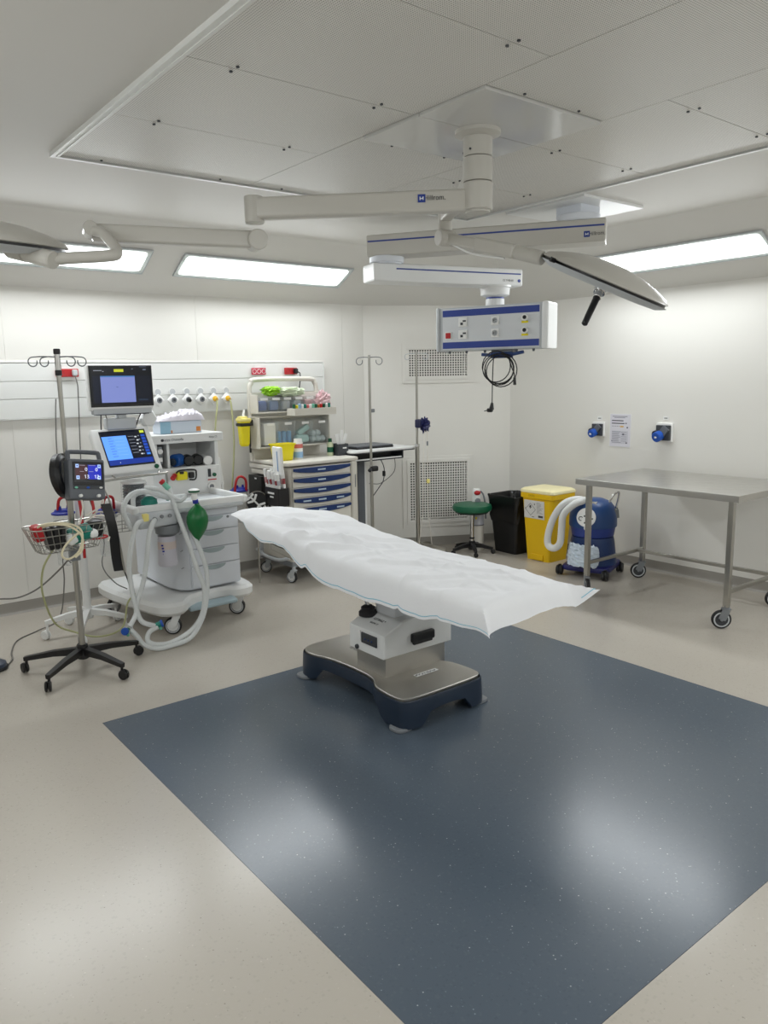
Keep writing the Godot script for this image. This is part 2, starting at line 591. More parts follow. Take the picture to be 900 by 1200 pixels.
	# sloping soffit all round
	var outl := [Vector2(-0.93, -5.97), Vector2(4.48, -5.97), Vector2(5.77, -5.27), Vector2(5.77, 1.27), Vector2(-0.93, 1.27)]
	var inn := []
	for i in 5:
		var p: Vector2 = outl[i]
		var d0: Vector2 = (p - outl[(i + 4) % 5]).normalized()
		var d1: Vector2 = (outl[(i + 1) % 5] - p).normalized()
		var n0 := Vector2(-d0.y, d0.x)
		var n1 := Vector2(-d1.y, d1.x)
		inn.append(p + (n0 + n1) / (1.0 + n0.dot(n1)) * soffit_run)
	for i in 5:
		var p: Vector2 = outl[i]
		var w: Vector2 = outl[(i + 1) % 5]
		var ip: Vector2 = inn[i]
		var iw: Vector2 = inn[(i + 1) % 5]
		s = S.new()
		var A := V(p.x, WALL_TOP, p.y); var B := V(w.x, WALL_TOP, w.y)
		var C2 := V(iw.x, CEILING + 0.012, iw.y); var D := V(ip.x, CEILING + 0.012, ip.y)
		var up := V(0, 0.05, 0)
		s.q(A, D, C2, B)
		s.q(A + up, B + up, C2 + up, D + up)
		s.q(A, B, B + up, A + up)
		s.q(D, D + up, C2 + up, C2)
		structure("trim_%d" % (i + 1), s, M.ceil, "sloping soffit between wall and ceiling")
	# coved skirting
	var ends := [[outl[0], outl[1], "back"], [outl[1], outl[2], "corner"], [outl[2], outl[3], "right"], [outl[3], outl[4], "front"], [outl[4], outl[0], "left"]]
	for e in ends:
		var p: Vector2 = e[0]
		var w: Vector2 = e[1]
		var d := (w - p).normalized()
		var n := Vector2(-d.y, d.x)
		s = S.new()
		var prof := [Vector2(0, 0.085), Vector2(0.004, 0.085), Vector2(0.006, 0.03), Vector2(0.012, 0.012), Vector2(0.03, 0.001), Vector2(0, 0.001)]
		var r0 := PackedVector3Array()
		var r1 := PackedVector3Array()
		for k in prof:
			r0.append(V(p.x + n.x * k.x, k.y, p.y + n.y * k.x)); r1.append(V(w.x + n.x * k.x, k.y, w.y + n.y * k.x))
		s.loft([r1, r0])
		structure("baseboard_" + e[2], s, M.cove)
	# cladding sheets and the three-board service trunking on the back wall
	var seams := [-0.93, -0.12, 1.335, 2.785, 4.235, 4.475]
	for i in 5:
		s = S.new()
		s.span(V(seams[i] + 0.0015, 0.086, -5.97), V(seams[i + 1] - 0.0015, 1.835, -5.967)); part(wb, "panel", s, M.wall)
		s = S.new()
		s.span(V(seams[i] + 0.0015, 1.838, -5.97), V(seams[i + 1] - 0.0015, 2.36, -5.967)); part(wb, "panel", s, M.wall)
	for y in [1.415, 1.555, 1.68]:
		var y1: float = {1.415: 1.552, 1.555: 1.677, 1.68: 1.808}[y]
		s = S.new()
		s.rbox(V(1.65, (y + y1) * 0.5, -5.957), V(4.7, y1 - y, 0.02), 0.003)
		part(wb, "trunking_board", s, M.trunk)
	s = S.new()
	s.rbox(V(1.65, 1.8125, -5.955), V(4.702, 0.005, 0.023), 0.002); s.rbox(V(1.65, 1.411, -5.955), V(4.702, 0.005, 0.023), 0.002); s.rbox(V(4.0035, 1.6115, -5.95), V(0.006, 0.394, 0.024), 0.002)
	part(wb, "trunking_edge", s, M.trunk)

func wheel(par: Node, c: Vector3, r: float, w: float, yaw: float, tyre: Material, hub: Material) -> void:
	var b := Basis(Vector3.UP, yaw) * Basis(Vector3.BACK, -PI / 2)
	var s := S.new()
	s.lathe(c, [Vector2(r * 0.64, -w * 0.5), Vector2(r * 0.9, -w * 0.5), Vector2(r, -w * 0.3), Vector2(r, w * 0.3), Vector2(r * 0.9, w * 0.5), Vector2(r * 0.64, w * 0.5)], 22, b)
	var o := part(par, "wheel", s, tyre)
	s = S.new()
	s.lathe(c, [Vector2(0, -w * 0.46), Vector2(r * 0.3, -w * 0.46), Vector2(r * 0.34, -w * 0.36), Vector2(r * 0.64, -w * 0.4), Vector2(r * 0.66, 0), Vector2(r * 0.64, w * 0.4), Vector2(r * 0.34, w * 0.36), Vector2(r * 0.3, w * 0.46), Vector2(0, w * 0.46)], 18, b)
	part(par, "hub", s, hub)
	s = S.new()
	s.lathe(c, [Vector2(r * 0.66, -w * 0.505), Vector2(r * 0.80, -w * 0.515), Vector2(r * 0.82, -w * 0.49)], 22, b)
	s.lathe(c, [Vector2(r * 0.82, w * 0.49), Vector2(r * 0.80, w * 0.515), Vector2(r * 0.66, w * 0.505)], 22, b)
	part(par, "rim_ring", s, M.pale_grey)
	o.name = "wheel"

func caster(par: Node3D, foot: Vector3, r: float, w: float, yaw: float, top: float, fork: Material, tyre: Material, hub: Material) -> void:  # foot: local spot under the wheel; top: height of its stem
	var s := S.new()
	var d := Basis(Vector3.UP, yaw) * Vector3.RIGHT  # axle
	var lead := Basis(Vector3.UP, yaw) * V(0, 0, r * 0.45)
	var c := foot + V(0, r, 0)
	for k in [-1.0, 1.0]:
		s.bar(c + d * k * (w * 0.5 + 0.004), c + d * k * (w * 0.5 + 0.004) + V(0, r * 1.12, 0) + lead, 0.006, r * 0.8, 0.002)
	s.rbox(c + V(0, r * 1.14, 0) + lead, V(w + 0.014, 0.012, r * 0.9), 0.004, Basis(Vector3.UP, yaw))
	s.cyl(c + V(0, r * 1.1, 0) + lead, V((c + lead).x, top, (c + lead).z), r * 0.3, -1.0, 12, 0.001)
	s.cyl(c - d * (w * 0.5 + 0.009), c + d * (w * 0.5 + 0.009), r * 0.16, -1.0, 10)
	var f := part(par, "caster", s, fork)
	wheel(f, c, r, w, yaw, tyre, hub)

func lerp_tab(tab: Array, z: float) -> float:
	if z <= tab[0][0]: return tab[0][1]
	for i in tab.size() - 1:
		if z <= tab[i + 1][0]:
			var k: float = (z - tab[i][0]) / (tab[i + 1][0] - tab[i][0])
			k = k * k * (3.0 - 2.0 * k)
			return lerpf(tab[i][1], tab[i + 1][1], k)
	return tab[-1][1]

func chaikin(p: Array, times: int) -> Array:
	for k in times:
		var o := []
		for i in p.size():
			var a: Vector2 = p[i]
			var b: Vector2 = p[(i + 1) % p.size()]
			o.append(a.lerp(b, 0.25)); o.append(a.lerp(b, 0.75))
		p = o
	return p

const TOP_TAB := [[-4.24, 0.852], [-4.0, 0.846], [-3.8, 0.838], [-3.6, 0.813], [-3.4, 0.788], [-3.2, 0.771], [-2.8, 0.764], [-2.3, 0.760], [-2.12, 0.753]]
const HEM_TAB := [[-4.24, 0.0], [-4.13, 0.012], [-4.02, 0.07], [-3.86, 0.10], [-3.69, 0.07], [-3.58, 0.095], [-3.41, 0.13], [-3.17, 0.15], [-2.88, 0.15], [-2.56, 0.14], [-2.28, 0.115], [-2.08, 0.095]]
const CREASES := [[-3.62, 2.18, -3.33, 2.40, 0.016, 0.045], [-3.40, 2.17, -3.20, 2.34, 0.012, 0.035], [-3.30, 2.36, -3.02, 2.60, -0.010, 0.05], [-3.75, 2.30, -3.62, 2.62, 0.010, 0.06], [-3.95, 2.24, -3.72, 2.30, 0.012, 0.05], [-2.95, 2.25, -2.62, 2.44, 0.009, 0.03], [-2.62, 2.19, -2.30, 2.50, 0.007, 0.03], [-2.80, 2.45, -2.15, 2.56, 0.006, 0.025], [-3.10, 2.20, -3.04, 2.50, 0.008, 0.03], [-2.45, 2.20, -2.20, 2.36, -0.008, 0.05], [-3.20, 2.52, -2.16, 2.53, 0.0035, 0.012], [-3.9, 2.37, -2.14, 2.36, 0.003, 0.012], [-2.62, 2.16, -2.62, 2.72, 0.0035, 0.012], [-3.42, 2.45, -3.15, 2.66, 0.009, 0.04], [-2.36, 2.17, -2.36, 2.7, 0.003, 0.014], [-3.0, 2.55, -2.7, 2.66, 0.006, 0.03], [-3.52, 2.26, -3.46, 2.44, -0.012, 0.03], [-4.05, 2.2, -3.9, 2.5, 0.008, 0.05]]
var cloth_noise := FastNoiseLite.new()

func drape_at(s: float, across: float) -> Vector3:  # s metres from the head end, across metres from the near top edge (negative hangs down)
	var length := 2.12
	var wide := 0.53
	var over := maxf(0.0, s - length)
	var z := -4.24 + minf(s, length)
	var y := lerp_tab(TOP_TAB, z)
	var near := maxf(0.0, -across)
	var far := maxf(0.0, across - wide)
	var ax := clampf(across, 0.0, wide)
	var x := 2.17 + ax
	var tilt := smoothstep(-4.0, -4.25, z)
	y += tilt * (0.018 - 0.05 * pow(ax / wide, 2.0))
	y -= 0.014 * pow(absf(2.0 * ax / wide - 1.0), 6.0)
	var lift := cloth_noise.get_noise_2d(x * 60.0, z * 60.0) * 0.009
	for c in CREASES:
		var a := Vector2(c[0], c[1])
		var b := Vector2(c[2], c[3])
		var p := Vector2(z, x)
		var d := p.distance_to(Geometry2D.get_closest_point_to_segment(p, a, b))
		if d < c[5] * 1.3: lift += c[4] * 1.9 * pow(1.0 - d / (c[5] * 1.3), 1.05)
	y += lift
	var hang := near + far
	var r := 0.02 * (1.0 - exp(-hang / 0.016))
	var ro := 0.02 * (1.0 - exp(-over / 0.016))
	var both := minf(hang, over)
	var wave := 0.003 * sin(z * 17.0 + 1.3) * minf(1.0, hang / 0.05)
	var side := r + hang * (0.13 + 0.5 * tilt) + wave * 0.6 + both * 0.3
	if near > 0.0: x -= side
	if far > 0.0: x += side + both * 0.5
	var drop := maxf(hang, over)
	if far > 0.0: drop -= 0.7 * both
	y -= drop * (0.98 - 0.6 * tilt)
	z += ro + over * 0.35 + both * 0.45
	y -= 0.006 * sin(ax * 12.0) * minf(1.0, over / 0.05)
	return V(x, y, z)

func drape_v(s: float, v: float) -> float:
	var z := -4.24 + minf(s, 2.12)
	var n := maxf(lerp_tab(HEM_TAB, z), 0.03)
	if v < 0.25: return -n * (1.0 - v / 0.25)
	if v < 0.85: return (v - 0.25) / 0.6 * 0.53
	return 0.53 + (v - 0.85) / 0.15 * 0.10

func operating_table() -> void:
	var o := V(2.43, 0, -3.1)
	var t := thing("operating_table", "operating table with navy base, steel plates and white pedestal on blue vinyl", "operating table", o)
	var half := [Vector2(0.10, -0.50), Vector2(0.20, -0.492), Vector2(0.248, -0.44), Vector2(0.252, -0.35), Vector2(0.212, -0.25), Vector2(0.20, 0.0), Vector2(0.208, 0.17), Vector2(0.268, 0.245), Vector2(0.278, 0.40), Vector2(0.264, 0.475), Vector2(0.17, 0.492)]
	var ol := []
	for p in half: ol.append(p)
	for i in range(half.size() - 1, -1, -1): ol.append(Vector2(-half[i].x, half[i].y))
	ol = chaikin(ol, 2)
	ol.reverse()  # counter-clockwise seen from above
	var ar := 0.0
	for i in ol.size(): ar += ol[i].x * -ol[(i + 1) % ol.size()].y + ol[(i + 1) % ol.size()].x * ol[i].y
	if ar < 0.0: ol.reverse()
	var mk := func(sc: float, fy: Callable) -> PackedVector3Array:
		var w := PackedVector3Array()
		for p in ol:
			var l: float = p.length()
			var pp: Vector2 = p * (1.0 + sc / l)
			w.append(V(pp.x, fy.call(p), pp.y))
		return w
	var low := func(p: Vector2) -> float:
		var k := smoothstep(0.25, 0.33, absf(p.y + (0.02 if p.y < 0 else 0.0))) * smoothstep(0.10, 0.155, absf(p.x))
		return lerpf(0.085, 0.012, k)
	var s := S.new()
	s.loft([mk.call(-0.016, func(_p): return 0.11), mk.call(-0.012, low), mk.call(0.006, low), mk.call(0.004, func(p): return low.call(p) * 0.4 + 0.075), mk.call(0.0, func(_p): return 0.14), mk.call(-0.006, func(_p): return 0.148)], false)
	part(t, "base_skirt", s, M.navy)
	s = S.new()
	s.prism(ol.map(func(p): return p * (1.0 - 0.014 / p.length())), 0.09, 0.16, Vector3.ZERO, Basis.IDENTITY, 0.003)
	part(t, "base_plate", s, M.dull_steel)
	for f in [V(-0.235, 0, 0.43), V(0.245, 0, 0.43), V(-0.215, 0, -0.43), V(0.215, 0, -0.43)]:
		s = S.new()
		var sx: float = signf(f.x)
		s.rbox(f + V(sx * 0.015, 0.009, 0.0), V(0.10, 0.018, 0.10), 0.006, Basis.IDENTITY, 2, 0.035)
		part(t, "foot", s, M.grey)
	s = S.new()
	s.rbox(V(0.05, 0.22, 0.075), V(0.405, 0.13, 0.245), 0.004)
	part(t, "pedestal_sleeve", s, M.dull_steel)
	var hx := [Vector2(-0.23, 0.268), Vector2(0.23, 0.268), Vector2(0.23, 0.395), Vector2(0.10, 0.447), Vector2(-0.09, 0.447), Vector2(-0.23, 0.392)]
	s = S.new()
	s.prism(hx.map(func(p): return Vector2(p.x, -p.y)), -0.148, 0.148, V(0.05, 0, 0.075), Basis(Vector3.RIGHT, PI / 2) , 0.006)
	var ph := part(t, "pedestal_housing", s, M.white)
	s = S.new()
	s.rbox(V(-0.184, 0.345, 0.105), V(0.008, 0.055, 0.125), 0.002)
	part(ph, "control_panel", s, M.dark_grey)
	s = S.new()
	s.rbox(V(-0.184, 0.35, 0.022), V(0.006, 0.055, 0.024), 0.002)
	part(ph, "indicator_label", s, M.label)
	for k in 3:
		s = S.new()
		s.ball(V(-0.189, 0.342, 0.075 + k * 0.028), V(0.003, 0.006, 0.006), 10, 6)
		part(ph, "button", s, M.deep_blue)
	s = S.new()
	s.cyl(V(-0.192, 0.283, 0.0), V(-0.17, 0.283, 0.0), 0.012, -1.0, 12, 0.002)
	part(ph, "lock_knob", s, M.dark_grey)
	s = S.new()
	s.rbox(V(0.065, 0.345, 0.235), V(0.15, 0.05, 0.03), 0.01, Basis(Vector3.BACK, 0.0))
	s.rbox(V(0.065, 0.322, 0.232), V(0.13, 0.03, 0.022), 0.008)
	part(ph, "grip_handle", s, M.black)
	var sl := face(V(-0.37, 0.93, 0).normalized(), V(0.93, 0.37, 0))
	var slope_p := func(xx: float, zz: float) -> Vector3: return V(xx, 0.392 + (xx + 0.18) * (0.055 / 0.14) + 0.0012, zz)
	words(ph, "lettering", "GETINGE *", 0.015, M.ink, slope_p.call(-0.098, 0.085), face(V(-0.366, 0.93, 0), V(0.93, 0.366, 0)))
	words(ph, "lettering", "MEERA ST", 0.011, M.ink, slope_p.call(-0.128, 0.075), face(V(-0.366, 0.93, 0), V(0.93, 0.366, 0)))
	var st := pic(96, 20, rgb(238, 238, 236))
	rng.seed = 4
	for i in 14: st.fill_rect(Rect2i(3 + i * 6 + (4 if i > 6 else 0), 4 + rng.randi_range(0, 5), 4, rng.randi_range(4, 9)), rgb(50, 50, 55))
	print_quad(t, "rating_label", st, Vector2(0.15, 0.032), V(0.05, 0.1612, 0.275), face(Vector3.UP, V(0, 0, -1)))
	words(t, "lettering", "GETINGE", 0.02, M.mid_grey, V(-0.02, 0.1605, -0.24), face(Vector3.UP, V(1, 0, 0)))
	s = S.new()
	s.rbox(V(0.045, 0.55, 0.07), V(0.20, 0.24, 0.17), 0.02)
	part(t, "column", s, M.cool_white)
	s = S.new()
	s.lathe(V(-0.085, 0.425, -0.03), [Vector2(0, 0), Vector2(0.05, 0), Vector2(0.05, 0.02), Vector2(0.036, 0.032), Vector2(0.038, 0.044), Vector2(0.02, 0.056), Vector2(0, 0.056)], 18)
	part(t, "rubber_boot", s, M.rubber)
	s = S.new()
	s.cyl(V(-0.085, 0.47, -0.03), V(-0.125, 0.64, -0.06), 0.011)
	s.cyl(V(-0.07, 0.47, -0.045), V(-0.11, 0.64, -0.075), 0.006)
	part(t, "tilt_rod", s, M.chrome)
	s = S.new()
	s.bar(V(0.14, 0.47, 0.24), V(0.19, 0.43, 0.14), 0.02, 0.02, 0.004)
	part(t, "lever", s, M.black)
	# table top sections, pads
	s = S.new()
	s.rbox(V(0, 0.665, 0.55), V(0.48, 0.045, 0.82), 0.008)
	s.rbox(V(0, 0.655, -0.05), V(0.46, 0.06, 0.42), 0.008)
	part(t, "leg_section", s, M.dull_steel)
	s = S.new()
	var bk := Basis(Vector3.RIGHT, 0.085)
	s.rbox(V(0, 0.682, -0.42), V(0.50, 0.055, 0.66), 0.008, bk)
	part(t, "back_section", s, M.dull_steel)
	s = S.new()
	for k in [-1.0, 1.0]:
		s.bar(V(k * 0.262, 0.67, 0.94), V(k * 0.262, 0.67, -0.1), 0.012, 0.03, 0.003)
		s.bar(V(k * 0.262, 0.672, -0.14), V(k * 0.262, 0.715, -0.7), 0.012, 0.03, 0.003)
	part(t, "side_rail", s, M.steel)
	s = S.new()
	s.rbox(V(0, 0.70, 0.55), V(0.50, 0.045, 0.84), 0.02)
	part(t, "pad", s, M.black)
	s = S.new()
	s.rbox(V(0, 0.70, -0.07), V(0.50, 0.045, 0.40), 0.02)
	part(t, "pad", s, M.black)
	s = S.new()
	s.rbox(V(0, 0.738, -0.57), V(0.50, 0.05, 0.62), 0.02, bk)
	part(t, "pad", s, M.black)
	s = S.new()
	s.rbox(V(0, 0.785, -0.93), V(0.34, 0.05, 0.28), 0.02, Basis(Vector3.RIGHT, 0.03))
	part(t, "head_pad", s, M.black)
	# the sheet
	cloth_noise.seed = 11
	cloth_noise.frequency = 0.06
	cloth_noise.fractal_octaves = 3
	cloth_noise.fractal_type = FastNoiseLite.FRACTAL_FBM
	var ln := 2.12 + 0.10
	s = S.new()
	s.sheet(170, 72, func(u: float, v: float) -> Vector3: return drape_at(u * ln, drape_v(u * ln, v)) - V(0, 0, 0))
	var d := single("surgical_drape", "white paper drape with a thin blue hem line over the operating table", "drape", s, M.cloth)
	s = S.new()
	s.sheet(120, 1, func(u: float, v: float) -> Vector3:
		var sd := 0.14 + u * (ln - 0.15)
		var e := drape_v(sd, 0.0)
		return drape_at(sd, e * (1.0 - 0.10 - 0.028 * v)) + V(-0.0025, 0.0005, 0.0))
	part(d, "hem_line", s, M.stripe)
	s = S.new()
	s.sheet(8, 1, func(u: float, v: float) -> Vector3:
		return drape_at(ln - 0.02 - 0.004 * (1.0 - v), 0.55 + 0.07 * u) + V(0.0, 0.0015, 0.003))
	part(d, "hem_line", s, M.stripe)

func steel_table() -> void:
	var o := V(5.14, 0, -3.01)
	var t := thing("steel_table", "brushed steel table on casters against the plain white wall", "table", o)
	var s := S.new()
	s.rbox(V(0.03, 0.862, 0), V(0.90, 0.045, 1.27), 0.003)
	part(t, "table_top", s, M.steel)
	for e in [V(-0.40, 0, 0.585), V(0.33, 0, 0.585), V(-0.40, 0, -0.52), V(0.33, 0, -0.52)]:
		s = S.new()
		s.rbox(e + V(0, 0.495, 0), V(0.036, 0.70, 0.036), 0.003)
		part(t, "leg", s, M.tube_steel)
	s = S.new()
	for z in [0.585, -0.52]:
		s = S.new()
		s.rbox(V(-0.035, 0.245, z), V(0.70, 0.026, 0.026), 0.003)
		part(t, "side_stretcher", s, M.tube_steel)
	s = S.new()
	s.rbox(V(0.25, 0.245, 0.0325), V(0.026, 0.026, 1.08), 0.003)
	part(t, "rear_stretcher", s, M.tube_steel)
	var k := 0
	for e in [V(-0.40, 0, 0.585), V(0.33, 0, 0.585), V(-0.40, 0, -0.52), V(0.33, 0, -0.52)]:
		caster(t, e - Basis(Vector3.UP, [0.75, 0.8, 2.4, 0.7][k]) * V(0, 0, 0.028), 0.062, 0.028, [0.75, 0.8, 2.4, 0.7][k], 0.16, M.grey, M.rubber, M.dark_grey)
		k += 1

func emblem(par: Node, pos: Vector3, b: Basis, h: float) -> void:  # blue square with a white mark, then the maker's word
	var s := S.new()
	s.box(pos, V(h, h, 0.001), b)
	var e := part(par, "emblem", s, M.blue)
	s = S.new()
	for k in [-1.0, 1.0]:
		s.box(pos + b * V(k * h * 0.2, 0, 0.0007), V(h * 0.11, h * 0.42, 0.0008), b)
		s.box(pos + b * V(k * h * 0.09, h * 0.02 * k, 0.0007), V(h * 0.24, h * 0.09, 0.0008), b * Basis(Vector3.BACK, 0.7 * k))
	part(e, "mark", s, M.label)
	words(par, "lettering", "Hillrom.", h * 0.58, M.ink, pos + b * V(h * 1.75, 0, 0.0), b)

func lamp_head(t: Node3D, c: Vector3, out: Vector3, n: Vector3, grip: Vector3) -> void:
	out = out.normalized()
	n = (n - out * n.dot(out)).normalized()
	var b := Basis(out, n, out.cross(n))
	var s := S.new()
	s.lathe(c, [Vector2(0.31, 0.004), Vector2(0.318, 0.008), Vector2(0.30, 0.028), Vector2(0.24, 0.052), Vector2(0.16, 0.074), Vector2(0.08, 0.086), Vector2(0, 0.088)], 40, b)
	var h := part(t, "lamp_head", s, M.arm_white)
	s = S.new()
	s.lathe(c, [Vector2(0.306, -0.008), Vector2(0.306, 0.005)], 40, b)
	part(h, "rim_slot", s, M.black)
	s = S.new()
	s.lathe(c, [Vector2(0, -0.034), Vector2(0.20, -0.034), Vector2(0.27, -0.03), Vector2(0.312, -0.012), Vector2(0.318, -0.007), Vector2(0.30, -0.006)], 40, b)
	part(h, "lower_shell", s, M.pale_grey)
	s = S.new()
	s.rbox(c + b * V(-0.268, 0.0, 0.165), V(0.09, 0.022, 0.012), 0.004, b * Basis(Vector3.UP, 1.02))
	part(h, "keypad", s, M.black)
	s = S.new()
	var g0 := c + b * V(0, -0.034, 0)
	var gd := (grip - g0).normalized()
	s.cyl(g0, g0 + gd * 0.03, 0.03, -1.0, 18, 0.003)
	s.cyl(g0 + gd * 0.03, g0 + gd * 0.065, 0.021, -1.0, 18, 0.003)
	var cl := part(h, "handle_collar", s, M.chrome)
	s = S.new()
	s.cyl(g0 + gd * 0.06, grip, 0.0165, 0.0145, 16, 0.004)
	part(h, "handle", s, M.black)
	cl.name = "handle_collar"

func surgical_light() -> void:
	var o := V(2.56, CEILING - 0.012, -2.545)
	var t := thing("surgical_light", "cream surgical lamp with two jointed arms hanging from the ceiling plate", "surgical lamp", o)
	t.position = o
	var s := S.new(o)
	s.lathe(o, [Vector2(0, -0.006), Vector2(0.10, -0.006), Vector2(0.10, 0)], 32)
	s.lathe(o - V(0, 0.03, 0), [Vector2(0.0, 0), Vector2(0.062, 0.0), Vector2(0.10, 0.014), Vector2(0.10, 0.024)], 32)
	part(t, "ceiling_rose", s, M.arm_white)
	s = S.new(o)
	s.cyl(V(o.x, 2.60, o.z), V(o.x, 2.70, o.z), 0.064, -1.0, 32, 0.002)
	s.cyl(V(o.x, 2.497, o.z), V(o.x, 2.597, o.z), 0.065, -1.0, 32, 0.002)
	s.cyl(V(o.x, 2.378, o.z), V(o.x, 2.494, o.z), 0.066, -1.0, 32, 0.004)
	s.cyl(V(o.x, 2.368, o.z), V(o.x, 2.38, o.z), 0.054, -1.0, 32, 0.003)
	part(t, "column", s, M.arm_white)
	for a in [2.2, 3.4]:
		s = S.new(o)
		s.cyl(o + V(cos(a) * 0.05, -0.085, -sin(a) * 0.05), o + V(cos(a) * 0.067, -0.085, -sin(a) * 0.067), 0.005, -1.0, 8)
		part(t, "screw", s, M.dark_grey)
	# arm to the far lamp
	s = S.new(o)
	var e1 := V(1.84, 2.425, -3.26)
	s.bar(V(o.x, 2.422, o.z), e1, 0.075, 0.095, 0.016)
	part(t, "arm", s, M.arm_white)
	var d1 := (V(e1.x, 0, e1.z) - V(o.x, 0, o.z)).normalized()
	emblem(t, V(2.385, 2.432, -2.717) - o + (V(d1.z, 0, -d1.x) if V(d1.z, 0, -d1.x).dot(V(-1, 0, 1)) > 0 else V(-d1.z, 0, d1.x)) * 0.0385, Basis.IDENTITY * face(V(d1.z, 0, -d1.x) if V(d1.z, 0, -d1.x).dot(V(-1, 0, 1)) > 0 else V(-d1.z, 0, d1.x)), 0.034)
	s = S.new(o)
	s.cyl(e1 + V(0, 0.055, 0), e1 + V(0, -0.062, 0), 0.044, -1.0, 24, 0.003)
	part(t, "elbow", s, M.arm_white)
	var e2 := V(1.85, 2.29, -3.27)
	var e3 := V(1.16, 2.285, -3.455)
	var sd := (e3 - e2).normalized()
	var nn := V(-sd.z, 0, sd.x)
	if nn.z < 0: nn = -nn
	s = S.new(o)
	s.cyl(e2 + nn * 0.046, e2 - nn * 0.046, 0.046, -1.0, 24, 0.004)
	part(t, "elbow", s, M.arm_white)
	s = S.new(o)
	s.bar(e2 + V(0, 0.003, 0), e3, 0.062, 0.074, 0.012)
	part(t, "spring_arm", s, M.arm_white)
	s = S.new(o)
	s.cyl(e3 + nn * 0.06 + V(-0.005, 0.01, 0), e3 - nn * 0.05 + V(-0.005, 0.01, 0), 0.03, -1.0, 20, 0.003)
	part(t, "arm_cap", s, M.arm_white)
	s = S.new(o)
	s.tube([V(1.16, 2.283, -3.40), V(1.168, 2.27, -3.345), V(1.175, 2.222, -3.27), V(1.172, 2.172, -3.205), V(1.13, 2.155, -3.194), V(0.99, 2.14, -3.23), V(0.91, 2.13, -3.26)], 0.023, 14, false, 5)
	part(t, "yoke", s, M.arm_white)
	s = S.new(o)
	s.cyl(V(0.93, 2.126, -3.225), V(0.868, 2.166, -3.36), 0.034, -1.0, 22, 0.004)
	part(t, "swivel_joint", s, M.arm_white)
	s = S.new(o)
	s.cyl(V(0.868, 2.166, -3.36), V(0.83, 2.19, -3.45), 0.036, -1.0, 22, 0.004)
	part(t, "swivel_collar", s, M.arm_white)
	lamp_head(t, V(0.755, 2.222, -3.535) - o, V(0.80, -0.11, 0.60), V(0.06, 1, 0.16), V(0.74, 2.05, -3.54) - o)
	# arm to the near lamp
	s = S.new(o)
	s.bar(V(o.x, 2.545, o.z), V(2.70, 2.49, -2.79), 0.07, 0.075, 0.012)
	s.bar(V(2.675, 2.50, -2.74), V(2.868, 2.475, -3.09), 0.062, 0.062, 0.012)
	part(t, "arm", s, M.arm_white)
	s = S.new(o)
	s.cyl(V(2.862, 2.50, -3.082), V(2.858, 2.40, -3.076), 0.036, -1.0, 22, 0.003)
	part(t, "elbow", s, M.arm_white)
	var f0 := V(2.858, 2.368, -3.073)
	var f1 := V(2.941, 2.25, -2.66)
	s = S.new(o)
	s.cyl(f0 + V(-0.045, 0, -0.01), f0 + V(0.045, 0, 0.01), 0.042, -1.0, 22, 0.004)
	part(t, "elbow", s, M.arm_white)
	s = S.new(o)
	s.bar(f0, f0.lerp(f1, 0.55), 0.05, 0.056, 0.012)
	s.bar(f0.lerp(f1, 0.45), f1, 0.062, 0.07, 0.014)
	part(t, "spring_arm", s, M.arm_white)
	s = S.new(o)
	s.tube([f0 + V(0.01, -0.03, 0.03), f0.lerp(f1, 0.4) + V(0, -0.05, 0), f0.lerp(f1, 0.85) + V(0, -0.04, 0)], 0.006, 8)
	part(t, "cable", s, M.label)
	s = S.new(o)
	s.cyl(f1 + V(-0.004, 0.012, -0.05), V(2.975, 2.205, -2.52), 0.032, 0.034, 22, 0.004)
	part(t, "swivel_joint", s, M.arm_white)
	lamp_head(t, V(3.172, 2.088, -2.31) - o, V(0.68, -0.40, 0.62), V(0.158, 0.895, 0.39), V(2.985, 1.885, -2.292) - o + V(0.02, 0, 0.0))

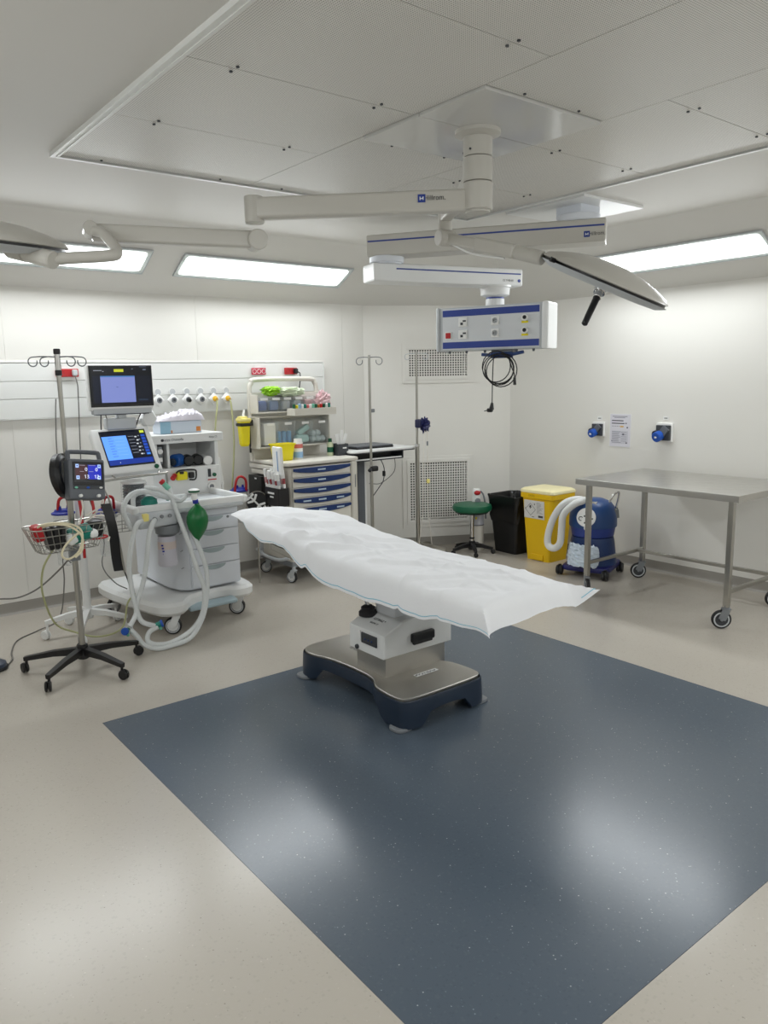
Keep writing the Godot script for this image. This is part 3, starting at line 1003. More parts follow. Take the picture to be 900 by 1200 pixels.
func supply_unit() -> void:
	var o := V(4.23, CEILING + 0.012, -3.30)
	var t := thing("supply_pendant", "white ceiling pendant with blue stripes carrying a box of sockets and gas outlets", "ceiling pendant", o)
	var s := S.new(o)
	s.span(V(3.99, CEILING - 0.004, -3.70), V(4.61, CEILING + 0.012, -3.07))
	part(t, "ceiling_plate", s, M.white)
	s = S.new(o)
	s.rbox(V(4.23, 2.685, -3.30), V(0.20, 0.08, 0.2), 0.01)
	s.cyl(V(4.20, 2.615, -3.27), V(4.20, 2.66, -3.27), 0.135, -1.0, 32, 0.006)
	part(t, "mount", s, M.cool_white)
	var p0 := V(4.29, 0, -3.12)
	var p1 := V(3.40, 0, -4.42)
	var d := (p1 - p0).normalized()
	var n := V(-d.z, 0, d.x)
	if n.dot(V(-1, 0, 1)) < 0: n = -n
	s = S.new(o)
	s.bar(p0 + V(0, 2.548, 0), p1 + V(0, 2.548, 0), 0.20, 0.142, 0.012)
	part(t, "arm", s, M.arm_white)
	s = S.new(o)
	s.bar(p0 + V(0, 2.575, 0) + n * 0.1005 + d * 0.01, p1 + V(0, 2.575, 0) + n * 0.1005 - d * 0.012, 0.002, 0.010)
	part(t, "stripe", s, M.blue)
	emblem(t, p0 + d * 0.115 + V(0, 2.525, 0) + n * 0.1012 - o, face(n), 0.036)
	s = S.new(o)
	s.cyl(V(3.47, 2.44, -4.33), V(3.47, 2.482, -4.33), 0.12, -1.0, 32, 0.004)
	s.cyl(V(3.47, 2.43, -4.33), V(3.47, 2.446, -4.33), 0.105, -1.0, 32, 0.002)
	part(t, "pivot", s, M.cool_white)
	var q0 := V(3.36, 0, -4.40)
	var q1 := V(4.53, 0, -4.10)
	d = (q1 - q0).normalized()
	n = V(-d.z, 0, d.x)
	if n.z < 0: n = -n
	s = S.new(o)
	s.bar(q0 + V(0, 2.375, 0), q1 + V(0, 2.375, 0), 0.20, 0.125, 0.014)
	part(t, "arm", s, M.white)
	s = S.new(o)
	s.bar(q0 + V(0, 2.40, 0) + n * 0.1005 + d * 0.17, q1 + V(0, 2.40, 0) + n * 0.1005 - d * 0.02, 0.002, 0.009)
	part(t, "stripe", s, M.blue)
	s = S.new(o)
	s.cyl(q1 + V(0, 2.352, 0) + n * 0.0995 - d * 0.035, q1 + V(0, 2.352, 0) + n * 0.102 - d * 0.035, 0.012, -1.0, 14)
	part(t, "round_mark", s, M.blue)
	words(t, "lettering", "CE 7190-01", 0.014, M.ink, q1 + V(0, 2.352, 0) + n * 0.1008 - d * 0.13 - o, face(n))
	var c := V(4.335, 0, -4.125)
	s = S.new(o)
	s.lathe(c, [Vector2(0, 2.235), Vector2(0.07, 2.235), Vector2(0.105, 2.25), Vector2(0.11, 2.30), Vector2(0.12, 2.305), Vector2(0.12, 2.318), Vector2(0, 2.318)], 32)
	s.cyl(c + V(0, 2.17, 0), c + V(0, 2.224, 0), 0.07, -1.0, 28, 0.003)
	part(t, "pivot", s, M.white)
	s = S.new(o)
	s.cyl(c + V(0, 2.222, 0), c + V(0, 2.237, 0), 0.066, -1.0, 28)
	part(t, "collar", s, M.blue)
	# the box: its front from (4.10, -4.47) to (4.40, -3.70)
	var u := V(0.30, 0, 0.77).normalized()
	n = V(-u.z, 0, u.x)
	if n.dot(V(-1, 0, 1)) < 0: n = -n
	var f := V(4.245, 2.012, -4.09)  # middle of the front
	var b := Basis(-u, Vector3.UP, (-u).cross(Vector3.UP))
	if b.z.dot(n) < 0: b = Basis(u, Vector3.UP, u.cross(Vector3.UP))
	var right := b.x
	s = S.new(o)
	s.rbox(f - n * 0.10, V(0.82, 0.322, 0.2), 0.006, b)
	var bx := part(t, "socket_box", s, M.pale_grey)
	for k in [-1.0, 1.0]:
		s = S.new(o)
		s.rbox(f - n * 0.095 + right * k * 0.425, V(0.03 if k * right.dot(u) < 0 else 0.05, 0.332, 0.215), 0.014, b)
		part(bx, "end_cap", s, M.white if k * right.dot(u) > 0 else M.pale_grey)
	s = S.new(o)
	s.rbox(f + n * 0.001, V(0.77, 0.30, 0.008), 0.002, b)
	part(bx, "front_panel", s, mat(rgb(218, 221, 224), 0.4))
	for y in [0.118, -0.118]:
		s = S.new(o)
		s.box(f + n * 0.0055 + V(0, y, 0), V(0.765, 0.048, 0.003), b)
		part(bx, "blue_band", s, M.blue)
	var put := func(px: float, py: float) -> Vector3: return f + u * px + V(0, py, 0) + n * 0.006
	var fb := face(n)
	s = S.new(o)
	s.rbox(put.call(-0.335, -0.045), V(0.056, 0.056, 0.012), 0.004, fb)
	var em := part(bx, "switch_frame", s, M.label)
	s = S.new(o)
	s.rbox(put.call(-0.335, -0.045) + n * 0.006, V(0.042, 0.042, 0.01), 0.003, fb)
	part(em, "red_button", s, M.red)
	for y in [0.05, -0.04]:
		s = S.new(o)
		s.rbox(put.call(-0.215, y), V(0.07, 0.066, 0.014), 0.004, fb)
		var n1 := part(bx, "network_outlet", s, M.label)
		s = S.new(o)
		s.box(put.call(-0.222, y - 0.012) + n * 0.0075, V(0.02, 0.018, 0.002), fb); s.box(put.call(-0.20, y + 0.008) + n * 0.0075, V(0.026, 0.012, 0.002), fb)
		part(n1, "socket_hole", s, M.dark_grey)
		s = S.new(o)
		s.rbox(put.call(0.045, y), V(0.06, 0.062, 0.014), 0.004, fb)
		n1 = part(bx, "power_outlet", s, M.label)
		s = S.new(o)
		s.lathe(put.call(0.045, y) + n * 0.007, [Vector2(0, 0.0), Vector2(0.02, 0.0), Vector2(0.021, 0.003), Vector2(0.018, 0.003)], 18, s.axis(Vector3.ZERO, n))
		part(n1, "socket_well", s, M.pale_grey)
		s = S.new(o)
		for h in [V(0.008, 0.006, 0), V(0.008, -0.006, 0), V(-0.007, 0, 0)]:
			s.cyl(put.call(0.045, y) + fb * h + n * 0.006, put.call(0.045, y) + fb * h + n * 0.0085, 0.0034, -1.0, 8)
		part(n1, "pin_hole", s, M.dark_grey)
		s = S.new(o)
		s.cyl(put.call(0.275, y + 0.008) - n * 0.002, put.call(0.275, y + 0.008) + n * 0.02, 0.024, -1.0, 20, 0.003)
		n1 = part(bx, "gas_outlet", s, M.label)
		s = S.new(o)
		s.cyl(put.call(0.278, y + 0.01) + n * 0.019, put.call(0.278, y + 0.01) + n * 0.023, 0.014, -1.0, 16)
		part(n1, "valve", s, M.black)
		s = S.new(o)
		s.rbox(put.call(0.275, y - 0.022) + n * 0.002, V(0.05, 0.014, 0.004), 0.001, fb)
		part(n1, "yellow_tab", s, M.acid)
	for k in [-0.34, -0.2, -0.05, 0.2, 0.33]:
		s = S.new(o)
		s.cyl(f + u * k - n * 0.03 + V(0, -0.161, 0), f + u * k - n * 0.03 + V(0, -0.18, 0), 0.011, 0.008, 12, 0.002)
		part(bx, "cable_gland", s, M.mid_grey)
	s = S.new(o)
	var hk := f + u * 0.085 - n * 0.06
	s.rbox(hk + V(0, -0.175, 0), V(0.17, 0.03, 0.06), 0.004, b)
	part(t, "hook_bracket", s, M.grey)
	s = S.new(o)
	s.rbox(hk + n * 0.03 + V(0, -0.2, 0), V(0.17, 0.045, 0.03), 0.006, b)
	s.bar(hk + n * 0.03 - u * 0.16 + V(0, -0.192, 0), hk + n * 0.03 - u * 0.05 + V(0, -0.203, 0), 0.03, 0.024, 0.005)
	s.bar(hk + n * 0.03 + u * 0.05 + V(0, -0.203, 0), hk + n * 0.03 + u * 0.17 + V(0, -0.182, 0), 0.03, 0.024, 0.005)
	part(t, "cable_hook", s, M.deep_blue)
	# the coiled cable hanging on the hook
	var cc := hk + n * 0.078 + V(0, -0.30, 0)
	var ct := thing("power_cable", "coiled black power cable hanging on the blue pendant hook", "cable", cc + V(0, -0.32, 0))
	s = S.new(cc + V(0, -0.32, 0))
	rng.seed = 21
	var pts := []
	for i in 5 * 12:
		var a := TAU * i / 12.0
		var rr := 0.115 + 0.014 * sin(i * 0.37)
		pts.append(cc + u * (sin(a) * rr + 0.018 * sin(i * 0.11 + 1.0) - 0.006) + V(0, cos(a) * rr * 0.96 - 0.012 * sin(i * 0.21), 0) + n * (0.008 * sin(i * 0.29) - 0.004))
	s.tube(pts, 0.0042, 7, false, 2)
	s.tube([cc + u * 0.07 + V(0, 0.09, 0), cc + u * 0.10 + V(0, 0.0, 0), cc + u * 0.115 + V(0, -0.03, 0), cc + u * 0.12 + V(0, -0.07, 0)], 0.004, 7)
	s.tube([cc - u * 0.045 + V(0, 0.10, 0), cc - u * 0.052 + V(0, -0.05, 0), cc - u * 0.055 + V(0, -0.255, 0)], 0.004, 7)
	part(ct, "cord", s, M.black)
	s = S.new(cc + V(0, -0.32, 0))
	s.cyl(cc + u * 0.12 + V(0, -0.065, 0), cc + u * 0.122 + V(0, -0.12, 0), 0.010, 0.012, 10, 0.002)
	part(ct, "connector", s, M.black)
	s = S.new(cc + V(0, -0.32, 0))
	s.cyl(cc - u * 0.055 + V(0, -0.25, 0), cc - u * 0.06 + V(0, -0.30, 0), 0.010, 0.02, 12, 0.002)
	s.rbox(cc - u * 0.072 + V(0, -0.305, 0), V(0.045, 0.03, 0.035), 0.01, b)
	for k in [-0.009, 0.009]: s.cyl(cc - u * 0.09 + n * k + V(0, -0.305, 0), cc - u * 0.115 + n * k + V(0, -0.312, 0), 0.003, -1.0, 8)
	part(ct, "plug", s, M.black)

func star_base(t: Node3D, r: float, hub_y: float, n: int, a0: float, m: Material, cr: float, tyre: Material) -> void:  # legs and casters round the local origin
	var s := S.new()
	s.cyl(V(0, hub_y - 0.05, 0), V(0, hub_y + 0.035, 0), 0.036, 0.03, 20, 0.005)
	part(t, "base_hub", s, m)
	for k in n:
		var a := a0 + TAU * k / n
		var d := V(cos(a), 0, -sin(a))
		s = S.new()
		var side := V(-d.z, 0, d.x)
		var rings := []
		for e in [[0.02, hub_y + 0.018, 0.02, 0.045], [r * 0.5, hub_y + 0.005, 0.018, 0.034], [r * 0.92, hub_y - 0.02, 0.015, 0.026], [r, hub_y - 0.025, 0.013, 0.024]]:
			var c: Vector3 = d * e[0] + V(0, e[1], 0)
			rings.append(PackedVector3Array([c + side * e[2], c + side * e[2] * 0.8 - V(0, e[3], 0), c - side * e[2] * 0.8 - V(0, e[3], 0), c - side * e[2]]))
		s.loft(rings)
		var lg := part(t, "leg", s, m, Vector3.ZERO, Basis.IDENTITY, 25.0)
		s = S.new()
		s.cyl(d * (r - 0.012) + V(0, hub_y - 0.03, 0), d * (r - 0.012) + V(0, cr, 0), 0.008, -1.0, 10)
		part(lg, "caster_stem", s, m)
		s = S.new()
		var ax := side.rotated(Vector3.UP, 0.9 * sin(k * 2.3))
		var c := d * r + V(0, cr, 0)
		for w in [-1.0, 1.0]:
			s.lathe(c + ax * w * cr * 0.34, [Vector2(0, -cr * 0.22), Vector2(cr * 0.85, -cr * 0.22), Vector2(cr, 0), Vector2(cr * 0.85, cr * 0.22), Vector2(0, cr * 0.24)], 18, s.axis(Vector3.ZERO, ax))
		s.rbox(c + V(0, cr * 0.25, 0), V(cr * 0.3, cr * 1.3, cr * 1.2), cr * 0.12, s.axis(Vector3.ZERO, Vector3.UP))
		part(lg, "caster", s, tyre)

func hooks(t: Node3D, y: float, arms: Array, m: Material, loop: float) -> void:  # wire bottle hooks at the top of a pole
	for a in arms:
		var d := V(cos(a[0]), 0, -sin(a[0]))
		var s := S.new()
		var e: Vector3 = d * a[1] + V(0, y, 0)
		var pts := [V(0, y, 0), d * a[1] * 0.6 + V(0, y + 0.003, 0), e]
		for k in 9:
			var w := TAU * k / 10.0
			pts.append(e + d * sin(w) * loop * 0.9 + V(0, (cos(w) - 1.0) * loop, 0))
		s.tube(pts, 0.0032, 8, false, 3)
		part(t, "hook", s, m)

func tourniquet_stand() -> void:
	var o := V(1.265, 0, -4.48)
	var t := thing("drip_stand", "steel drip stand with black five-legged base carrying the tourniquet monitor", "drip stand", o)
	star_base(t, 0.335, 0.12, 5, 0.06, M.black, 0.03, M.black)
	var s := S.new()
	s.cyl(V(0, 0.1, 0), V(0, 1.2, 0), 0.0165, -1.0, 20, 0.001)
	part(t, "outer_pole", s, M.tube_steel)
	s = S.new()
	s.cyl(V(0, 1.15, 0), V(0, 1.815, 0), 0.0125, -1.0, 18, 0.001)
	part(t, "inner_pole", s, M.tube_steel)
	s = S.new()
	s.cyl(V(0, 1.70, 0), V(0, 1.73, 0), 0.018, -1.0, 16, 0.003)
	part(t, "pole_collar", s, M.black)
	s = S.new()
	s.cyl(V(0, 1.815, 0), V(0, 1.845, 0), 0.018, -1.0, 16, 0.003)
	part(t, "pole_cap", s, M.black)
	s = S.new()
	s.cyl(V(0, 1.73, 0), V(0, 1.815, 0), 0.016, -1.0, 16)
	part(t, "hook_head", s, M.chrome)
	hooks(t, 1.80, [[-0.2, 0.125], [-0.5, 0.07], [PI - 0.2, 0.125], [PI - 0.55, 0.07]], M.mid_grey, 0.025)
	s = S.new()
	s.rbox(V(0, 0.70, 0), V(0.055, 0.085, 0.05), 0.006)
	part(t, "pole_clamp", s, M.grey)
	# wire basket
	var bo := V(1.20, 0.755, -4.37)
	var bt := thing("wire_basket", "grey wire basket of cuffs and hoses clamped to the black-legged drip stand", "basket", bo, 0.10)
	s = S.new()
	for e in [[0.0, 0.155, 0.065], [0.05, 0.175, 0.08], [0.095, 0.19, 0.09], [0.135, 0.208, 0.1]]:
		var pts := []
		for p in s.rring(e[1], e[2], 0.04, e[0], 3): pts.append(p)
		s.tube(pts, 0.0028 if e[0] < 0.13 else 0.004, 6, true, 1)
	part(bt, "rim_wire", s, M.tube_steel)
	s = S.new()
	for k in 11:
		var f := -1.0 + 2.0 * k / 10.0
		for z in [-1.0, 1.0]: s.tube([V(f * 0.145, 0, z * 0.065), V(f * 0.195, 0.135, z * 0.1)], 0.0022, 6)
		s.tube([V(f * 0.145, 0, 0.065), V(f * 0.145, 0, -0.065)], 0.0022, 6)
	for k in 4:
		var f := -0.8 + 1.6 * k / 3.0
		for x in [-1.0, 1.0]: s.tube([V(x * 0.155, 0, f * 0.06), V(x * 0.208, 0.135, f * 0.09)], 0.0022, 6)
	tag(part(bt, "basket_wires", s, M.tube_steel), "", "", "", "stuff")
	# what lies in the basket
	s = S.new()
	for k in 3: s.rbox(V(1.10 + k * 0.035, 0.83, -4.36), V(0.03, 0.13, 0.10), 0.012, Basis(Vector3.BACK, 0.12 - k * 0.1))
	single("pressure_cuff", "folded black tourniquet cuff standing in the wire basket beside the red pouch", "cuff", s, M.black)
	s = S.new()
	s.rbox(V(1.045, 0.865, -4.35), V(0.05, 0.09, 0.09), 0.014, Basis(Vector3.BACK, 0.2))
	single("cuff_pouch", "red pouch at the end of the wire basket", "pouch", s, M.red)
	s = S.new()
	s.rbox(V(1.265, 0.835, -4.335), V(0.13, 0.06, 0.10), 0.02, Basis(Vector3.BACK, 0.25) * Basis(Vector3.RIGHT, 0.5))
	var tp := single("dressing_pack", "teal packet with white ends in the middle of the wire basket", "packet", s, M.teal)
	s = S.new()
	s.rbox(V(1.21, 0.815, -4.325), V(0.06, 0.06, 0.09), 0.02, Basis(Vector3.BACK, 0.5))
	s.rbox(V(1.325, 0.832, -4.325), V(0.05, 0.045, 0.09), 0.016, Basis(Vector3.BACK, 0.1))
	part(tp, "white_wrap", s, M.white)
	s = S.new()
	s.rbox(V(1.365, 0.845, -4.40), V(0.075, 0.10, 0.11), 0.02)
	single("pressure_cuff", "rolled black cuff in the wire basket beside the teal packet", "cuff", s, M.black)
	s = S.new()
	s.sheet(10, 2, func(u: float, v: float) -> Vector3:
		return V(1.405 + 0.055 * u + (v - 0.5) * 0.05, 0.99 - 0.40 * u, -4.30 + 0.03 * sin(u * 5.0) + (v - 0.5) * 0.012))
	s.sheet(10, 2, func(u: float, v: float) -> Vector3:
		return V(1.405 + 0.055 * u - (v - 0.5) * 0.05, 0.99 - 0.40 * u, -4.305 + 0.03 * sin(u * 5.0) - (v - 0.5) * 0.012))
	single("cuff_strap", "long black strap hanging over the end of the wire basket", "strap", s, M.black)
	s = S.new()
	s.tube([V(1.02, 0.87, -4.33), V(1.06, 0.915, -4.30), V(1.16, 0.915, -4.28), V(1.235, 0.885, -4.26), V(1.25, 0.83, -4.25), V(1.225, 0.755, -4.25), V(1.17, 0.72, -4.25), V(1.135, 0.745, -4.25), V(1.16, 0.80, -4.25), V(1.24, 0.86, -4.255)], 0.006, 8, false, 5)
	s.tube([V(1.03, 0.86, -4.35), V(1.08, 0.905, -4.31), V(1.18, 0.90, -4.27), V(1.245, 0.84, -4.25), V(1.24, 0.76, -4.245), V(1.20, 0.725, -4.24)], 0.006, 8, false, 5)
	single("cuff_hose", "cream rubber hose looped over the front of the wire basket", "hose", s, M.cream_cord)
	s = S.new()
	s.tube([V(1.30, 0.90, -4.33), V(1.34, 0.93, -4.30), V(1.40, 0.92, -4.29), V(1.425, 0.86, -4.285), V(1.40, 0.78, -4.29)], 0.005, 8, false, 5)
	s.tube([V(1.32, 0.90, -4.36), V(1.37, 0.945, -4.33), V(1.44, 0.92, -4.31), V(1.455, 0.85, -4.30), V(1.43, 0.79, -4.30)], 0.005, 8, false, 5)
	single("cuff_hose", "white hose curled over the end of the wire basket with the strap", "hose", s, M.white_cord)
	# tourniquet monitor
	var mo := V(1.325, 1.15, -4.375)
	var mb := Basis(Vector3.UP, 0.10) * Basis(Vector3.RIGHT, -0.20) * Basis(Vector3.BACK, -0.12)
	var mt := thing("tourniquet_monitor", "grey tourniquet monitor with carry handle and number screen on the drip stand", "monitor", mo)
	mt.transform = Transform3D(mb, mo)
	s = S.new()
	s.rbox(V(0, -0.025, 0), V(0.20, 0.225, 0.085), 0.012)
	part(mt, "body", s, M.mid_grey)
	s = S.new()
	s.tube([V(-0.088, 0.08, 0.005), V(-0.086, 0.118, -0.005), V(-0.072, 0.132, -0.012), V(0.072, 0.132, -0.012), V(0.086, 0.118, -0.005), V(0.088, 0.08, 0.005)], 0.0125, 12, false, 3)
	part(mt, "carry_handle", s, M.mid_grey)
	s = S.new()
	s.rbox(V(0.005, 0.005, 0.0425), V(0.172, 0.132, 0.006), 0.002)
	part(mt, "bezel", s, M.black)
	var im := pic(128, 88, rgb(4, 4, 8))
	im.fill_rect(Rect2i(6, 10, 52, 66), rgb(52, 16, 22)); im.fill_rect(Rect2i(62, 10, 60, 66), rgb(16, 30, 160))
	for e in [[8, 8], [106, 8], [10, 60], [104, 60]]:
		im.fill_rect(Rect2i(e[0], e[1], 14, 16), rgb(160, 190, 240)); im.fill_rect(Rect2i(e[0] + 4, e[1] + 4, 6, 7), rgb(60, 70, 130))
	for e in [[24, 12, 26], [66, 12, 30], [26, 40, 18], [66, 40, 20]]: im.fill_rect(Rect2i(e[0], e[1], e[2], 2), rgb(150, 150, 160))
	print_quad(mt, "screen", im, Vector2(0.16, 0.108), V(0.005, 0.013, 0.0462), Basis.IDENTITY, 0.2, 0.9)
	var glow := mat(rgb(20, 20, 24), 0.4)
	glow.emission_enabled = true
	glow.emission = rgb(225, 230, 245)
	glow.emission_energy_multiplier = 0.9
	for e in [["0", -0.008, 0.028], ["0", 0.05, 0.028], ["13", -0.006, -0.012], ["12", 0.05, -0.012]]:
		words(mt, "digits", e[0], 0.019, glow, V(e[1], e[2], 0.0468), Basis.IDENTITY)
	s = S.new()
	s.rbox(V(0.005, -0.072, 0.043), V(0.17, 0.018, 0.004), 0.0015)
	var kb := part(mt, "key_strip", s, M.dark_grey)
	for e in [[-0.065, M.mint], [0.0, M.plug_blue], [0.072, M.label]]:
		s = S.new()
		s.ball(V(e[0], -0.072, 0.046), V(0.01, 0.006, 0.003), 12, 6)
		part(kb, "key", s, e[1])
	for x in [-0.045, 0.055]:
		s = S.new()
		s.cyl(V(x, -0.118, 0.04), V(x, -0.118, 0.06), 0.009, -1.0, 14, 0.001)
		part(mt, "hose_port", s, M.label)
	s = S.new()
	s.tube([V(1.275, 1.035, -4.33), V(1.285, 1.01, -4.315), V(1.283, 0.97, -4.315), V(1.265, 0.90, -4.32), V(1.24, 0.86, -4.32)], 0.0048, 8, false, 5)
	s.tube([V(1.385, 1.033, -4.34), V(1.40, 1.01, -4.32), V(1.385, 0.98, -4.315), V(1.345, 0.955, -4.32), V(1.30, 0.93, -4.335)], 0.0048, 8, false, 5)
	single("pressure_tube", "white pressure tubes plugged into the bottom of the tourniquet monitor", "tube", s, M.white_cord)
	# black reel behind it
	s = S.new()
	s.lathe(V(1.235, 1.15, -4.455), [Vector2(0, -0.03), Vector2(0.10, -0.03), Vector2(0.125, -0.015), Vector2(0.125, 0.015), Vector2(0.10, 0.03), Vector2(0.06, 0.02), Vector2(0, 0.02)], 32, s.axis(Vector3.ZERO, V(0.75, 0.15, 0.64)))
	single("cable_reel", "round black reel fixed behind the tourniquet monitor", "reel", s, M.black)

func canister(o: Vector3, label: String, r: float, h: float) -> void:
	var t := thing("suction_canister", label, "canister", o)
	var s := S.new()
	s.lathe(Vector3.ZERO, [Vector2(0, 0), Vector2(r * 0.85, 0), Vector2(r * 0.9, 0.01), Vector2(r, h)], 24)
	part(t, "jar", s, M.clear)
	s = S.new()
	s.lathe(V(0, h, 0), [Vector2(0, -0.004), Vector2(r * 1.16, -0.004), Vector2(r * 1.18, 0.006), Vector2(r * 0.9, 0.014), Vector2(r * 0.8, 0.026), Vector2(0, 0.028)], 28)
	var l := part(t, "lid", s, M.royal)
	for a in [0.4, 2.4, 4.2]:
		s = S.new()
		s.cyl(V(cos(a) * r * 0.5, h + 0.02, sin(a) * r * 0.5), V(cos(a) * r * 0.5, h + 0.05, sin(a) * r * 0.5), 0.011, 0.008, 12)
		part(l, "port", s, M.royal)

func suction_trolley() -> void:
	var o := V(1.51, 0, -5.16)
	var t := thing("suction_stand", "white suction stand with splayed legs behind the black-legged drip stand", "stand", o)
	star_base(t, 0.27, 0.15, 5, 0.5, M.white, 0.032, M.white)
	var s := S.new()
	s.cyl(V(0, 0.13, 0), V(0, 1.0, 0), 0.026, -1.0, 20, 0.002)
	part(t, "pole", s, M.white)
	for x in [-0.115, 0.16]:
		s = S.new()
		var pts := []
		for p in s.ring(0.068, 0.78, 20): pts.append(p + V(x, 0, 0.05))
		s.tube(pts, 0.004, 8, true, 1)
		s.tube([V(0, 0.78, 0), V(x * 0.6, 0.78, 0.03)], 0.005, 8)
		part(t, "ring_holder", s, M.tube_steel)
	canister(V(1.395, 0.50, -5.11), "clear suction canister with a blue lid over the wire basket of cuffs", 0.062, 0.335)
	canister(V(1.67, 0.52, -5.11), "clear suction canister with a blue lid beside the long black strap", 0.062, 0.285)
	var hose_no := 0
	for e in [[V(1.36, 0.85, -5.10), V(1.37, 0.93, -5.08), V(1.41, 0.94, -5.06), V(1.43, 0.86, -5.1)], [V(1.64, 0.84, -5.10), V(1.66, 0.91, -5.08), V(1.70, 0.91, -5.06), V(1.72, 0.83, -5.1)], [V(1.47, 0.97, -5.02), V(1.47, 0.85, -4.98), V(1.46, 0.7, -4.95), V(1.455, 0.56, -4.94)], [V(1.54, 0.97, -5.0), V(1.545, 0.87, -4.97), V(1.54, 0.76, -4.96)]]:
		s = S.new()
		s.tube(e, 0.0095, 10, false, 5)
		single("suction_hose", ["red hose arching over the blue lid behind the basket's red pouch", "red hose arching over the blue lid beside the black strap", "long red hose hanging in front of the white pole", "short red hose hanging beside the long red one"][hose_no], "hose", s, M.red)
		hose_no += 1
	s = S.new()
	var pts := []
	for p in s.ring(0.06, 0, 20): pts.append(V(1.52, 0.70, -4.86) + p)
	s.tube(pts, 0.006, 8, true, 1)
	single("hose_ring", "thin red ring below the wire basket by the strap", "ring", s, M.red)
	# wire basket on the white stand
	s = S.new(V(1.72, 0.70, -4.98))
	for e in [[0.70, 0.055], [0.75, 0.06], [0.82, 0.07]]:
		var ps := []
		for p in s.rring(e[1] + 0.03, e[1], 0.02, e[0], 2): ps.append(p + V(1.70, 0, -4.97))
		s.tube(ps, 0.003, 6, true, 1)
	for k in 8:
		var a := TAU * k / 8.0
		s.tube([V(1.70 + cos(a) * 0.07, 0.70, -4.97 + sin(a) * 0.052), V(1.70 + cos(a) * 0.085, 0.82, -4.97 + sin(a) * 0.066)], 0.0026, 6)
	single("wire_basket", "small empty wire basket under the blue lid on the white suction stand", "basket", s, M.tube_steel, V(1.72, 0.70, -4.98))

